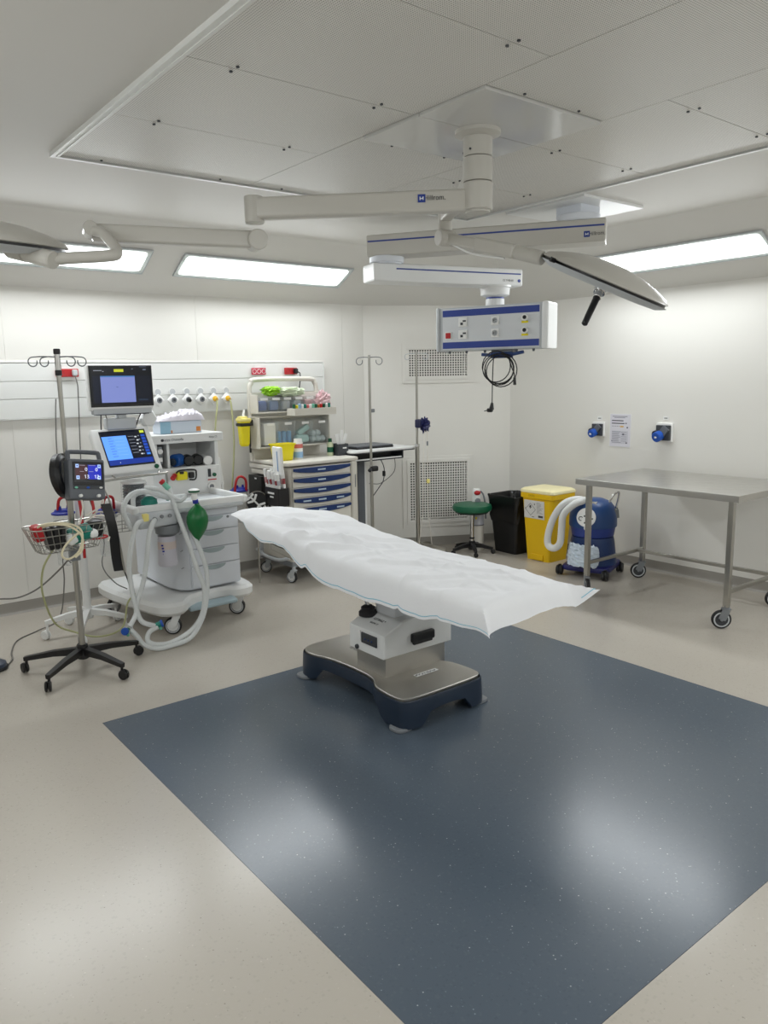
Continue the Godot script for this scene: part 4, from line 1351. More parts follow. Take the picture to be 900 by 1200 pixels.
func monitor_pair() -> void:
	# tall patient monitor
	var o := V(1.855, 1.44, -5.2)
	var t := thing("patient_monitor", "flat patient monitor with pale window on black screen above the ventilator screen", "monitor", o)
	var s := S.new()
	s.rbox(V(0, 0.185, 0), V(0.435, 0.30, 0.055), 0.012)
	part(t, "case", s, M.white)
	s = S.new()
	s.rbox(V(0.004, 0.195, 0.026), V(0.425, 0.272, 0.01), 0.004, Basis.IDENTITY, 2, 0.012)
	part(t, "glass", s, M.black)
	s = S.new()
	s.rbox(V(0.002, 0.03, 0.005), V(0.40, 0.04, 0.05), 0.008)
	part(t, "chin", s, M.pale_grey)
	s = S.new()
	s.box(V(0.0, 0.009, 0.0), V(0.36, 0.006, 0.05))
	part(t, "sound_slot", s, M.dark_grey)
	var im := pic(256, 160, rgb(6, 10, 18))
	im.fill_rect(Rect2i(40, 40, 144, 112), rgb(118, 130, 190)); im.fill_rect(Rect2i(40, 40, 144, 5), rgb(60, 110, 170))
	im.fill_rect(Rect2i(98, 12, 40, 12), rgb(190, 196, 40))
	im.fill_rect(Rect2i(14, 16, 34, 3), rgb(150, 155, 165)); im.fill_rect(Rect2i(50, 20, 6, 3), rgb(150, 155, 165))
	im.fill_rect(Rect2i(220, 12, 14, 5), rgb(110, 120, 140)); im.fill_rect(Rect2i(206, 2, 30, 2), rgb(110, 120, 140)); im.fill_rect(Rect2i(172, 10, 6, 3), rgb(110, 120, 140))
	im.fill_rect(Rect2i(8, 40, 28, 112), rgb(10, 18, 36)); im.fill_rect(Rect2i(190, 40, 60, 112), rgb(10, 16, 30)); im.fill_rect(Rect2i(104, 86, 8, 2), rgb(70, 80, 120))
	for k in 5: im.fill_rect(Rect2i(196, 140 + k % 2 * 4, 40, 1), rgb(70, 90, 120))
	print_quad(t, "screen", im, Vector2(0.41, 0.25), V(0.004, 0.20, 0.0316), Basis.IDENTITY, 0.15, 0.75)
	s = S.new()
	s.rbox(V(0.0, -0.005, -0.02), V(0.06, 0.05, 0.05), 0.006); s.rbox(V(-0.01, -0.055, -0.02), V(0.20, 0.075, 0.08), 0.01)
	part(t, "stand_block", s, M.pale_grey)
	s = S.new()
	s.tube([V(-0.14, 0.008, 0.0), V(-0.145, -0.04, 0.0), V(-0.15, -0.09, 0.01)], 0.004, 6)
	s.tube([V(0.13, 0.008, 0.0), V(0.11, -0.03, 0.0), V(0.09, -0.07, 0.01)], 0.004, 6)
	s.tube([V(-0.11, 0.008, 0.0), V(-0.10, -0.03, 0.0), V(-0.09, -0.05, 0.0)], 0.003, 6)
	part(t, "cable", s, M.black)
	s = S.new()
	s.lathe(V(0.195, -0.03, -0.05), [Vector2(0, -0.035), Vector2(0.05, -0.035), Vector2(0.062, -0.02), Vector2(0.062, 0.02), Vector2(0.05, 0.035), Vector2(0, 0.035)], 6, Basis(Vector3.RIGHT, PI / 2))
	s.rbox(V(0.12, -0.05, -0.06), V(0.10, 0.03, 0.04), 0.006)
	part(t, "swing_arm", s, M.white)
	# ventilator screen
	var vo := V(1.842, 1.215, -5.12)
	var vt := thing("ventilator_screen", "tilted white ventilator screen with bright blue page below the flat monitor", "screen", vo)
	vt.transform = Transform3D(Basis(Vector3.RIGHT, -0.60) * Basis(Vector3.BACK, 0.025), vo)
	s = S.new()
	s.rbox(V(0, 0, -0.03), V(0.405, 0.35, 0.06), 0.016)
	part(vt, "case", s, M.white)
	s = S.new()
	s.rbox(V(0.006, 0.012, 0.0), V(0.315, 0.275, 0.004), 0.0015)
	part(vt, "bezel", s, M.black)
	im = pic(256, 180, rgb(8, 12, 24))
	im.fill_rect(Rect2i(0, 24, 142, 128), rgb(92, 148, 246)); im.fill_rect(Rect2i(0, 152, 256, 28), rgb(24, 48, 128))
	for k in 8: im.fill_rect(Rect2i(34, 34 + k * 14, 22 + (k * 7) % 14, 3), rgb(58, 96, 190))
	for k in 6: im.fill_rect(Rect2i(70, 36 + k * 18, 56, 2), rgb(120, 168, 248))
	for k in 7: im.fill_rect(Rect2i(228, 24 + k * 17, 24, 13), rgb(30, 66, 160))
	im.fill_rect(Rect2i(228, 2, 26, 14), rgb(180, 196, 60))
	for k in 6:
		im.fill_rect(Rect2i(152, 30 + k * 18, 34, 3), rgb(120, 125, 135))
		im.fill_rect(Rect2i(190 + (k % 2) * 6, 32 + k * 19, 12, 7), rgb(190, 195, 200))
		im.fill_rect(Rect2i(210, 28 + k * 20, 8, 6), rgb(120, 128, 140))
	im.fill_rect(Rect2i(232, 128, 20, 8), rgb(50, 130, 220)); im.fill_rect(Rect2i(60, 166, 4, 4), rgb(220, 225, 235))
	print_quad(vt, "screen", im, Vector2(0.30, 0.255), V(0.006, 0.014, 0.0026), Basis.IDENTITY, 0.15, 0.95)
	s = S.new()
	s.cyl(V(0.16, -0.152, -0.002), V(0.16, -0.152, 0.014), 0.015, -1.0, 18, 0.003)
	part(vt, "dial", s, M.green)
	s = S.new()
	s.cyl(V(-0.02, 0.165, -0.002), V(-0.02, 0.165, 0.002), 0.005, -1.0, 10)
	part(vt, "sensor", s, M.dark_grey)
	s = S.new()
	s.rbox(V(0.0, -0.03, -0.09), V(0.12, 0.14, 0.07), 0.012)
	part(vt, "bracket", s, M.grey)

func anaesthesia_machine() -> void:
	var o := V(2.15, 0, -5.2)
	var t := thing("anaesthesia_machine", "white anaesthesia machine with drawers, worktop and wheeled plinth", "medical machine", o)
	var s := S.new(o)
	var pl := chaikin([Vector2(1.70, -5.58), Vector2(1.72, -5.25), Vector2(1.80, -4.80), Vector2(1.86, -4.68), Vector2(2.0, -4.67), Vector2(2.07, -4.78), Vector2(2.18, -4.83), Vector2(2.36, -4.85), Vector2(2.44, -4.78), Vector2(2.56, -4.79), Vector2(2.61, -4.9), Vector2(2.61, -5.58), Vector2(2.5, -5.66), Vector2(1.8, -5.66)], 2)
	s.prism(pl, 0.135, 0.222, Vector3.ZERO, Basis.IDENTITY, 0.022)
	part(t, "plinth", s, M.white)
	s = S.new(o)
	s.rbox(V(2.24, 0.14, -4.79), V(0.36, 0.03, 0.08), 0.012, Basis(Vector3.RIGHT, 0.2))
	part(t, "foot_bar", s, mat(rgb(176, 196, 204), 0.4))
	for e in [[V(1.93, 0, -4.745), 1.0], [V(2.47, 0, -4.87), 0.9], [V(1.80, 0, -5.5), 2.0], [V(2.50, 0, -5.55), 0.3]]:
		caster(t, e[0] - o, 0.058, 0.034, e[1], 0.15, M.white, M.black, M.white)
	s = S.new(o)
	s.prism([Vector2(2.03, -5.6), Vector2(2.03, -5.05), Vector2(2.06, -4.92), Vector2(2.125, -4.862), Vector2(2.50, -4.862), Vector2(2.50, -5.6)], 0.235, 0.80, Vector3.ZERO, Basis.IDENTITY, 0.01)
	part(t, "cabinet", s, M.cool_white)
	for y in [[0.745, 0.80], [0.645, 0.74], [0.525, 0.64], [0.405, 0.52], [0.25, 0.40]]:
		s = S.new(o)
		s.rbox(V(2.315, (y[0] + y[1]) * 0.5, -4.856), V(0.366, y[1] - y[0], 0.016), 0.003)
		var d := part(t, "drawer", s, M.cool_white)
		if y[0] < 0.7:
			var hp := []
			for k in 11:
				var a := PI + PI * k / 10.0
				hp.append(Vector2(cos(a) * 0.085, -(y[1] - 0.005 + sin(a) * 0.032)))
			s = S.new(o)
			s.prism(hp, -0.003, 0.003, V(2.30, 0, -4.846), Basis(Vector3.RIGHT, PI / 2))
			part(d, "pull", s, mat(rgb(168, 182, 186), 0.4))
	s = S.new(o)
	s.cyl(V(2.42, 0.722, -4.852), V(2.42, 0.722, -4.842), 0.009, -1.0, 14, 0.001)
	part(t, "lock", s, M.grey)
	s = S.new(o)
	s.box(V(2.093, 0.64, -4.8895), V(0.075, 0.003, 0.003), Basis(Vector3.UP, 0.73)); s.box(V(2.093, 0.52, -4.8895), V(0.075, 0.003, 0.003), Basis(Vector3.UP, 0.73)); s.box(V(2.093, 0.40, -4.8895), V(0.075, 0.003, 0.003), Basis(Vector3.UP, 0.73))
	part(t, "panel_joint", s, M.grey)
	# worktop with a raised rim
	s = S.new(o)
	s.rbox(V(2.13, 0.815, -5.05), V(0.80, 0.03, 0.55), 0.01, Basis.IDENTITY, 2, 0.05)
	part(t, "worktop", s, M.pale_grey)
	s = S.new(o)
	for e in [[V(1.75, 0.845, -4.80), V(2.53, 0.845, -4.80)], [V(2.53, 0.845, -4.80), V(2.53, 0.845, -5.32)], [V(1.75, 0.845, -5.32), V(1.75, 0.845, -4.80)]]:
		s.bar(e[0], e[1], 0.035, 0.055, 0.014)
	for c in [V(1.75, 0.845, -4.80), V(2.53, 0.845, -4.80)]: s.cyl(c - V(0, 0.0275, 0), c + V(0, 0.0275, 0), 0.025, -1.0, 16, 0.012)
	part(t, "worktop_rim", s, M.white)
	# breathing block
	s = S.new(o)
	s.rbox(V(1.87, 0.78, -4.84), V(0.30, 0.105, 0.20), 0.03, Basis(Vector3.UP, 0.12))
	var bb := part(t, "breathing_block", s, M.pale_grey)
	for p in [V(1.765, 0.79, -4.745), V(1.85, 0.785, -4.742)]:
		s = S.new(o)
		s.cyl(p + V(0, 0.005, -0.05), p + V(0, 0, 0.015), 0.022, 0.017, 18, 0.002)
		part(bb, "hose_port", s, M.label if p.x < 1.8 else M.grey)
	s = S.new(o)
	s.rbox(V(1.79, 0.805, -4.75), V(0.045, 0.05, 0.05), 0.008)
	part(bb, "valve_knob", s, M.yellow_lid)
	for x in [1.90, 1.955]:
		s = S.new(o)
		s.cyl(V(x, 0.80, -4.745), V(x, 0.80, -4.73), 0.012, -1.0, 14, 0.002)
		part(bb, "screw_cap", s, M.grey)
	s = S.new(o)
	s.lathe(V(1.965, 0, -4.82), [Vector2(0, 0.655), Vector2(0.05, 0.655), Vector2(0.078, 0.675), Vector2(0.085, 0.73), Vector2(0, 0.73)], 26)
	part(bb, "absorber_bowl", s, M.grey)
	s = S.new(o)
	s.lathe(V(1.955, 0, -4.82), [Vector2(0, 0.455), Vector2(0.06, 0.455), Vector2(0.066, 0.47), Vector2(0.062, 0.50), Vector2(0.058, 0.655), Vector2(0, 0.655)], 26)
	var can := part(t, "absorber_canister", s, mat(rgb(206, 204, 214), 0.3))
	s = S.new(o)
	s.lathe(V(1.955, 0, -4.82), [Vector2(0.0605, 0.505), Vector2(0.060, 0.62)], 26)
	part(can, "label_band", s, mat(rgb(214, 200, 196), 0.5))
	s = S.new(o)
	for k in 5: s.box(V(1.905 + 0.003 * k, 0.60 - k * 0.02, -4.777), V(0.014, 0.01, 0.002), Basis(Vector3.UP, -0.7))
	part(can, "print_mark", s, M.royal)
	# bellows
	s = S.new(o)
	var pr := [Vector2(0, 0.83), Vector2(0.07, 0.83)]
	for k in 8:
		pr.append(Vector2(0.075, 0.84 + k * 0.018)); pr.append(Vector2(0.066, 0.849 + k * 0.018))
	pr += [Vector2(0.07, 0.985), Vector2(0, 0.985)]
	s.lathe(V(1.87, 0, -5.12), pr, 28)
	var be := part(t, "bellows", s, M.dark_grey)
	s = S.new(o)
	s.lathe(V(1.87, 0, -5.12), [Vector2(0, 0.985), Vector2(0.082, 0.985), Vector2(0.084, 1.0), Vector2(0.05, 1.012), Vector2(0, 1.012)], 28)
	part(be, "bellows_cap", s, M.label)
	s = S.new(o)
	s.lathe(V(1.87, 0, -5.12), [Vector2(0.086, 0.83), Vector2(0.086, 0.99)], 28)
	part(be, "dome", s, M.clear)
	# tubular rail under the screens
	s = S.new(o)
	s.tube([V(1.62, 0.98, -5.0), V(1.64, 1.03, -5.0), V(2.02, 1.045, -5.0), V(2.07, 1.03, -5.03), V(2.075, 0.86, -5.05)], 0.008, 10, false, 4)
	s.tube([V(1.60, 1.10, -5.04), V(1.66, 0.90, -5.0), V(1.70, 0.62, -4.99), V(1.74, 0.40, -5.05)], 0.007, 10, false, 4)
	s.tube([V(1.72, 1.035, -5.0), V(1.72, 1.07, -5.05), V(2.0, 1.075, -5.05), V(2.0, 1.04, -5.0)], 0.006, 8, false, 3)
	part(t, "rail", s, M.tube_steel)
	s = S.new(o)
	s.cyl(V(2.075, 0.85, -5.05), V(2.075, 0.90, -5.05), 0.012, 0.016, 14, 0.003)
	part(t, "rail_knob", s, M.teal)
	# upper cabinet with open shelf
	s = S.new(o)
	s.rbox(V(2.365, 0.93, -5.55), V(0.53, 0.21, 0.40), 0.008)
	var ub := part(t, "instrument_panel", s, M.white)
	s = S.new(o)
	s.rbox(V(2.37, 1.125, -5.71), V(0.50, 0.19, 0.05), 0.004)
	s.rbox(V(2.125, 1.125, -5.55), V(0.05, 0.19, 0.38), 0.006); s.rbox(V(2.612, 1.125, -5.55), V(0.03, 0.19, 0.38), 0.006); s.rbox(V(2.235, 1.125, -5.55), V(0.02, 0.18, 0.36), 0.004)
	part(t, "shelf_sides", s, M.white)
	s = S.new(o)
	s.rbox(V(2.365, 1.25, -5.53), V(0.56, 0.065, 0.46), 0.01)
	part(t, "top_shelf", s, M.white)
	s = S.new(o)
	s.cyl(V(2.165, 1.245, -5.302), V(2.165, 1.245, -5.296), 0.01, -1.0, 14)
	part(t, "maker_mark", s, M.ink)
	words(t, "lettering", "Datex-Ohmeda", 0.018, M.mid_grey, V(2.245, 1.245, -5.298) - o, Basis.IDENTITY)
	words(t, "lettering", "Aisys CS", 0.014, M.mid_grey, V(2.56, 1.25, -5.298) - o, Basis.IDENTITY)
	s = S.new(o)
	s.rbox(V(2.178, 1.13, -5.42), V(0.045, 0.13, 0.06), 0.008)
	part(t, "vaporiser_mount", s, M.grey)
	s = S.new(o)
	s.cyl(V(2.178, 1.16, -5.39), V(2.178, 1.16, -5.375), 0.02, -1.0, 16, 0.002)
	part(t, "gauge", s, M.label)
	s = S.new(o)
	s.rbox(V(2.178, 1.10, -5.385), V(0.03, 0.03, 0.01), 0.002)
	part(t, "switch", s, M.label)
	# red and yellow suction regulator
	s = S.new(o)
	s.rbox(V(2.31, 0.975, -5.335), V(0.085, 0.062, 0.035), 0.008)
	var rg := part(ub, "suction_regulator", s, M.acid)
	s = S.new(o)
	s.cyl(V(2.255, 0.985, -5.325), V(2.22, 0.965, -5.29), 0.018, -1.0, 16, 0.004)
	part(rg, "red_knob", s, M.red)
	s = S.new(o)
	s.tube([V(2.26, 1.0, -5.31), V(2.29, 1.018, -5.31), V(2.40, 1.015, -5.31), V(2.415, 0.99, -5.31), V(2.405, 0.945, -5.31), V(2.36, 0.945, -5.31)], 0.006, 8, false, 4)
	s.rbox(V(2.305, 1.0, -5.314), V(0.03, 0.02, 0.01), 0.004); s.rbox(V(2.385, 0.975, -5.33), V(0.04, 0.045, 0.03), 0.008)
	part(rg, "black_guard", s, M.black)
	s = S.new(o)
	s.rbox(V(2.555, 0.965, -5.346), V(0.075, 0.105, 0.008), 0.002)
	var fm := part(ub, "flowmeter_panel", s, M.label)
	s = S.new(o)
	s.rbox(V(2.535, 0.978, -5.34), V(0.022, 0.06, 0.012), 0.003)
	part(fm, "flow_tube", s, M.dark_grey)
	s = S.new(o)
	s.cyl(V(2.572, 0.962, -5.345), V(2.572, 0.962, -5.325), 0.014, -1.0, 14, 0.002)
	part(fm, "flow_knob", s, M.green)
	s = S.new(o)
	s.box(V(2.555, 0.926, -5.341), V(0.07, 0.008, 0.003))
	part(fm, "red_line", s, M.red)
	s = S.new(o)
	s.cyl(V(2.545, 0.875, -5.352), V(2.545, 0.875, -5.332), 0.03, -1.0, 22, 0.003)
	var ga := part(ub, "oxygen_gauge", s, M.label)
	s = S.new(o)
	s.cyl(V(2.545, 0.875, -5.333), V(2.545, 0.875, -5.329), 0.017, -1.0, 18)
	part(ga, "dial_face", s, M.grey)
	# loose things in the open shelf and on top
	s = S.new()
	s.cyl(V(2.29, 1.083, -5.41), V(2.36, 1.083, -5.46), 0.047, -1.0, 20, 0.006)
	var bt := single("vapour_bottle", "blue bottle lying in the open shelf of the anaesthesia machine", "bottle", s, mat(rgb(24, 84, 160), 0.35))
	s = S.new()
	s.cyl(V(2.265, 1.075, -5.389), V(2.28, 1.075, -5.40), 0.028, -1.0, 18, 0.003)
	part(bt, "cap", s, M.navy)
	for e in [[2.40, "black rolled cuff beside the blue bottle in the open shelf"], [2.475, "black rolled cuff beside the white roll in the open shelf"]]:
		s = S.new()
		s.cyl(V(e[0], 1.076, -5.39), V(e[0] + 0.03, 1.076, -5.50), 0.04, -1.0, 20, 0.008)
		single("rolled_cuff", e[1], "cuff", s, M.black)
	s = S.new()
	s.cyl(V(2.545, 1.068, -5.37), V(2.56, 1.068, -5.50), 0.036, -1.0, 24, 0.004)
	single("paper_roll", "white paper roll at the end of the open shelf of the machine", "paper roll", s, M.label)
	var gb := thing("mask_box", "pale blue and white box of masks on top of the anaesthesia machine", "box", V(2.33, 1.283, -5.45))
	s = S.new()
	s.rbox(V(0.02, 0.045, 0), V(0.32, 0.09, 0.14), 0.003)
	part(gb, "carton", s, mat(rgb(206, 216, 228), 0.6))
	s = S.new()
	s.box(V(-0.10, 0.045, 0.0705), V(0.08, 0.086, 0.001))
	part(gb, "blue_print", s, mat(rgb(150, 190, 212), 0.6))
	s = S.new()
	s.box(V(0.155, 0.028, 0.0705), V(0.034, 0.034, 0.001)); s.box(V(-0.055, 0.015, 0.0707), V(0.012, 0.02, 0.001))
	part(gb, "orange_square", s, mat(rgb(214, 134, 60), 0.6))
	s = S.new()
	s.rbox(V(0.02, 0.091, 0.0), V(0.10, 0.004, 0.05), 0.002)
	part(gb, "opening", s, M.grey)
	var fx := FastNoiseLite.new()
	fx.seed = 3
	fx.frequency = 1.0
	s = S.new()
	var top := func(u: float, v: float) -> Vector3:
		var e := sin(PI * u) * sin(PI * v)
		return V(2.17 + 0.37 * u, 1.376 + pow(maxf(e, 0.0), 0.35) * (0.035 + 0.07 * u * u) + absf(fx.get_noise_2d(u * 9.0, v * 6.0)) * 0.05 * pow(maxf(e, 0.0), 0.5), -5.54 + 0.17 * v)
	s.sheet(26, 14, func(u: float, v: float) -> Vector3: return top.call(u, 1.0 - v))
	s.sheet(4, 4, func(u: float, v: float) -> Vector3: return V(2.17 + 0.36 * u, 1.3755, -5.54 + 0.17 * v))
	single("plastic_bag", "crumpled clear white plastic bag on the box of masks", "bag", s, mat(rgb(226, 222, 232), 0.25), Vector3.ZERO)
	# hoses
	for e in [["ribbed white breathing hose looping from the breathing block to the green connector", [V(1.765, 0.79, -4.735), V(1.72, 0.775, -4.70), V(1.684, 0.70, -4.69), V(1.634, 0.546, -4.65), V(1.624, 0.398, -4.61), V(1.632, 0.282, -4.58), V(1.651, 0.193, -4.555), V(1.728, 0.147, -4.545)]],
			["ribbed white breathing hose crossing down from the breathing block to the blue connector", [V(1.85, 0.785, -4.735), V(1.815, 0.765, -4.69), V(1.785, 0.70, -4.68), V(1.740, 0.529, -4.645), V(1.695, 0.409, -4.61), V(1.642, 0.303, -4.59), V(1.626, 0.238, -4.574), V(1.575, 0.175, -4.553)]],
			["ribbed white hose sweeping along the floor from the blue connector up to the green bag", [V(1.575, 0.158, -4.55), V(1.61, 0.109, -4.534), V(1.639, 0.055, -4.516), V(1.711, 0.018, -4.49), V(1.796, 0.018, -4.48), V(1.933, 0.036, -4.49), V(2.030, 0.123, -4.52), V(2.090, 0.232, -4.56), V(2.130, 0.408, -4.61), V(2.118, 0.55, -4.66), V(2.10, 0.68, -4.74), V(2.11, 0.80, -4.76)]],
			["ribbed white hose looping from the green connector up onto the worktop tray", [V(1.745, 0.138, -4.542), V(1.687, 0.117, -4.536), V(1.670, 0.069, -4.52), V(1.720, 0.040, -4.50), V(1.825, 0.035, -4.50), V(1.968, 0.085, -4.515), V(2.055, 0.179, -4.54), V(2.091, 0.317, -4.58), V(2.069, 0.442, -4.62), V(2.041, 0.628, -4.68), V(2.005, 0.827, -4.75), V(1.985, 0.97, -4.80)]],
			["ribbed white hose arching over the back of the worktop tray", [V(1.699, 0.74, -4.74), V(1.663, 0.86, -4.76), V(1.72, 0.945, -4.80), V(1.824, 0.965, -4.82), V(1.984, 0.905, -4.82), V(2.09, 0.905, -4.80)]],
			["ribbed white hose lying across the worktop tray beside the teal mask", [V(1.768, 0.85, -4.88), V(1.791, 0.935, -4.89), V(1.918, 0.945, -4.89), V(2.033, 0.90, -4.89), V(2.13, 0.895, -4.88)]],
			["short ribbed white hose bent over the rim of the worktop", [V(1.835, 0.985, -4.84), V(1.93, 0.965, -4.80), V(2.0, 0.91, -4.775), V(2.05, 0.885, -4.775), V(2.095, 0.91, -4.785)]]]:
		s = S.new()
		s.tube(e[1], 0.0155, 10, false, 14, 0.05)
		single("breathing_hose", e[0], "hose", s, M.hose)
	for e in [["blue-capped plastic connector hanging near the floor between the breathing hoses", V(1.548, 0.155, -4.548), M.plug_blue, V(-0.6, 0.1, 0.7)], ["green plastic connector with blue cap hanging before the machine's front wheel", V(1.757, 0.152, -4.546), M.teal, V(0.9, 0.25, 0.3)]]:
		var c := thing("hose_connector", e[0], "connector", e[1])
		s = S.new()
		var d: Vector3 = e[3].normalized()
		s.cyl(-d * 0.03, d * 0.012, 0.016, 0.02, 18, 0.002)
		part(c, "body", s, M.teal)
		s = S.new()
		s.cyl(d * 0.01, d * 0.026, 0.024, -1.0, 18, 0.004)
		part(c, "cap", s, M.plug_blue)
		s = S.new()
		s.cyl(Vector3.ZERO, V(0.012, -0.035, 0.0), 0.012, 0.010, 14, 0.002)
		part(c, "side_port", s, M.mint)
	s = S.new()
	s.lathe(V(1.885, 0.865, -4.90), [Vector2(0.03, 0), Vector2(0.055, 0.0), Vector2(0.05, 0.03), Vector2(0.025, 0.05), Vector2(0.014, 0.05)], 22)
	single("face_mask", "teal anaesthetic face mask lying on the worktop tray among white hoses", "mask", s, M.teal)
	s = S.new()
	s.cyl(V(1.985, 0.965, -4.80), V(1.955, 1.005, -4.812), 0.019, 0.017, 16, 0.002)
	var el := single("hose_elbow", "mint green elbow with a red cap at the upper end of a breathing hose", "connector", s, M.mint)
	s = S.new()
	s.cyl(V(1.955, 1.005, -4.812), V(1.94, 1.022, -4.816), 0.019, -1.0, 16, 0.003)
	part(el, "red_cap", s, M.red)
	# green bag
	var go := V(2.122, 0.607, -4.70)
	var g := thing("breathing_bag", "dark green rubber breathing bag hanging under its white valve", "bag", go)
	s = S.new()
	s.lathe(Vector3.ZERO, [Vector2(0, 0), Vector2(0.006, 0.0), Vector2(0.01, 0.012), Vector2(0.035, 0.045), Vector2(0.062, 0.09), Vector2(0.074, 0.135), Vector2(0.072, 0.17), Vector2(0.055, 0.21), Vector2(0.025, 0.24), Vector2(0.016, 0.25), Vector2(0.016, 0.262)], 28, Basis(Vector3.BACK, -0.03), 0.8)
	part(g, "bladder", s, M.bag_green)
	s = S.new()
	s.cyl(V(0, 0.258, 0), V(-0.003, 0.285, 0), 0.019, -1.0, 18, 0.003)
	part(g, "neck_ring", s, M.royal)
	s = S.new()
	s.lathe(V(-0.008, 0.283, 0), [Vector2(0, 0), Vector2(0.018, 0), Vector2(0.022, 0.02), Vector2(0.018, 0.04), Vector2(0.034, 0.05), Vector2(0.036, 0.066), Vector2(0.02, 0.074), Vector2(0, 0.074)], 24)
	part(g, "valve", s, M.label)
	s = S.new()
	s.lathe(V(-0.008, 0.334, 0), [Vector2(0.0365, 0.0), Vector2(0.0375, 0.006), Vector2(0.0365, 0.012)], 24)
	part(g, "green_band", s, M.green)
	for e in [["thin pale green gas hose sagging from the basket to the floor by the white stand", M.gas_hose, 0.006, [V(1.149, 0.74, -4.47), V(1.122, 0.60, -4.62), V(1.14, 0.42, -4.75), V(1.22, 0.20, -4.86), V(1.341, 0.10, -4.93), V(1.50, 0.03, -4.93), V(1.66, 0.05, -4.95), V(1.72, 0.20, -4.98), V(1.80, 0.235, -5.05)]],
			["dark cable sagging from the wire basket out past the drip stand", M.cord, 0.005, [V(0.75, 0.42, -4.95), V(0.936, 0.40, -4.9), V(1.03, 0.40, -4.86), V(1.13, 0.45, -4.80), V(1.226, 0.56, -4.70), V(1.275, 0.70, -4.50)]],
			["grey mains cord running over the floor to the round foot pedal", M.cord, 0.0045, [V(0.86, 0.02, -4.83), V(0.92, 0.006, -4.84), V(0.975, 0.006, -4.93), V(1.0, 0.006, -5.06), V(1.084, 0.006, -5.282), V(1.25, 0.006, -5.414), V(1.40, 0.05, -5.45), V(1.44, 0.30, -5.40), V(1.42, 0.50, -5.30), V(1.40, 0.52, -5.05)]],
			["thin grey cord hanging behind the white suction stand", M.cord, 0.004, [V(1.62, 0.9, -5.3), V(1.70, 0.6, -5.3), V(1.66, 0.42, -5.25), V(1.72, 0.30, -5.2), V(1.80, 0.24, -5.2)]],
			["black cord hanging beside the machine's rail", M.black, 0.004, [V(1.70, 0.8, -5.1), V(1.68, 0.55, -5.08), V(1.74, 0.40, -5.05), V(1.80, 0.235, -5.12)]]]:
		s = S.new()
		s.tube(e[3], e[2], 7, false, 6)
		single("cable" if e[1] != M.gas_hose else "gas_hose", e[0], "cable" if e[1] != M.gas_hose else "hose", s, e[1])
	s = S.new()
	s.lathe(V(0.845, 0, -4.83), [Vector2(0, 0), Vector2(0.07, 0), Vector2(0.08, 0.012), Vector2(0.075, 0.04), Vector2(0.05, 0.056), Vector2(0, 0.06)], 26)
	var pd := single("foot_pedal", "round dark blue foot pedal on the floor at the end of the grey cord", "pedal", s, mat(rgb(60, 70, 88), 0.4))
	s = S.new()
	s.lathe(V(0.845, 0, -4.83), [Vector2(0.081, 0.004), Vector2(0.085, 0.012), Vector2(0.08, 0.022)], 26)
	part(pd, "rubber_rim", s, M.rubber)

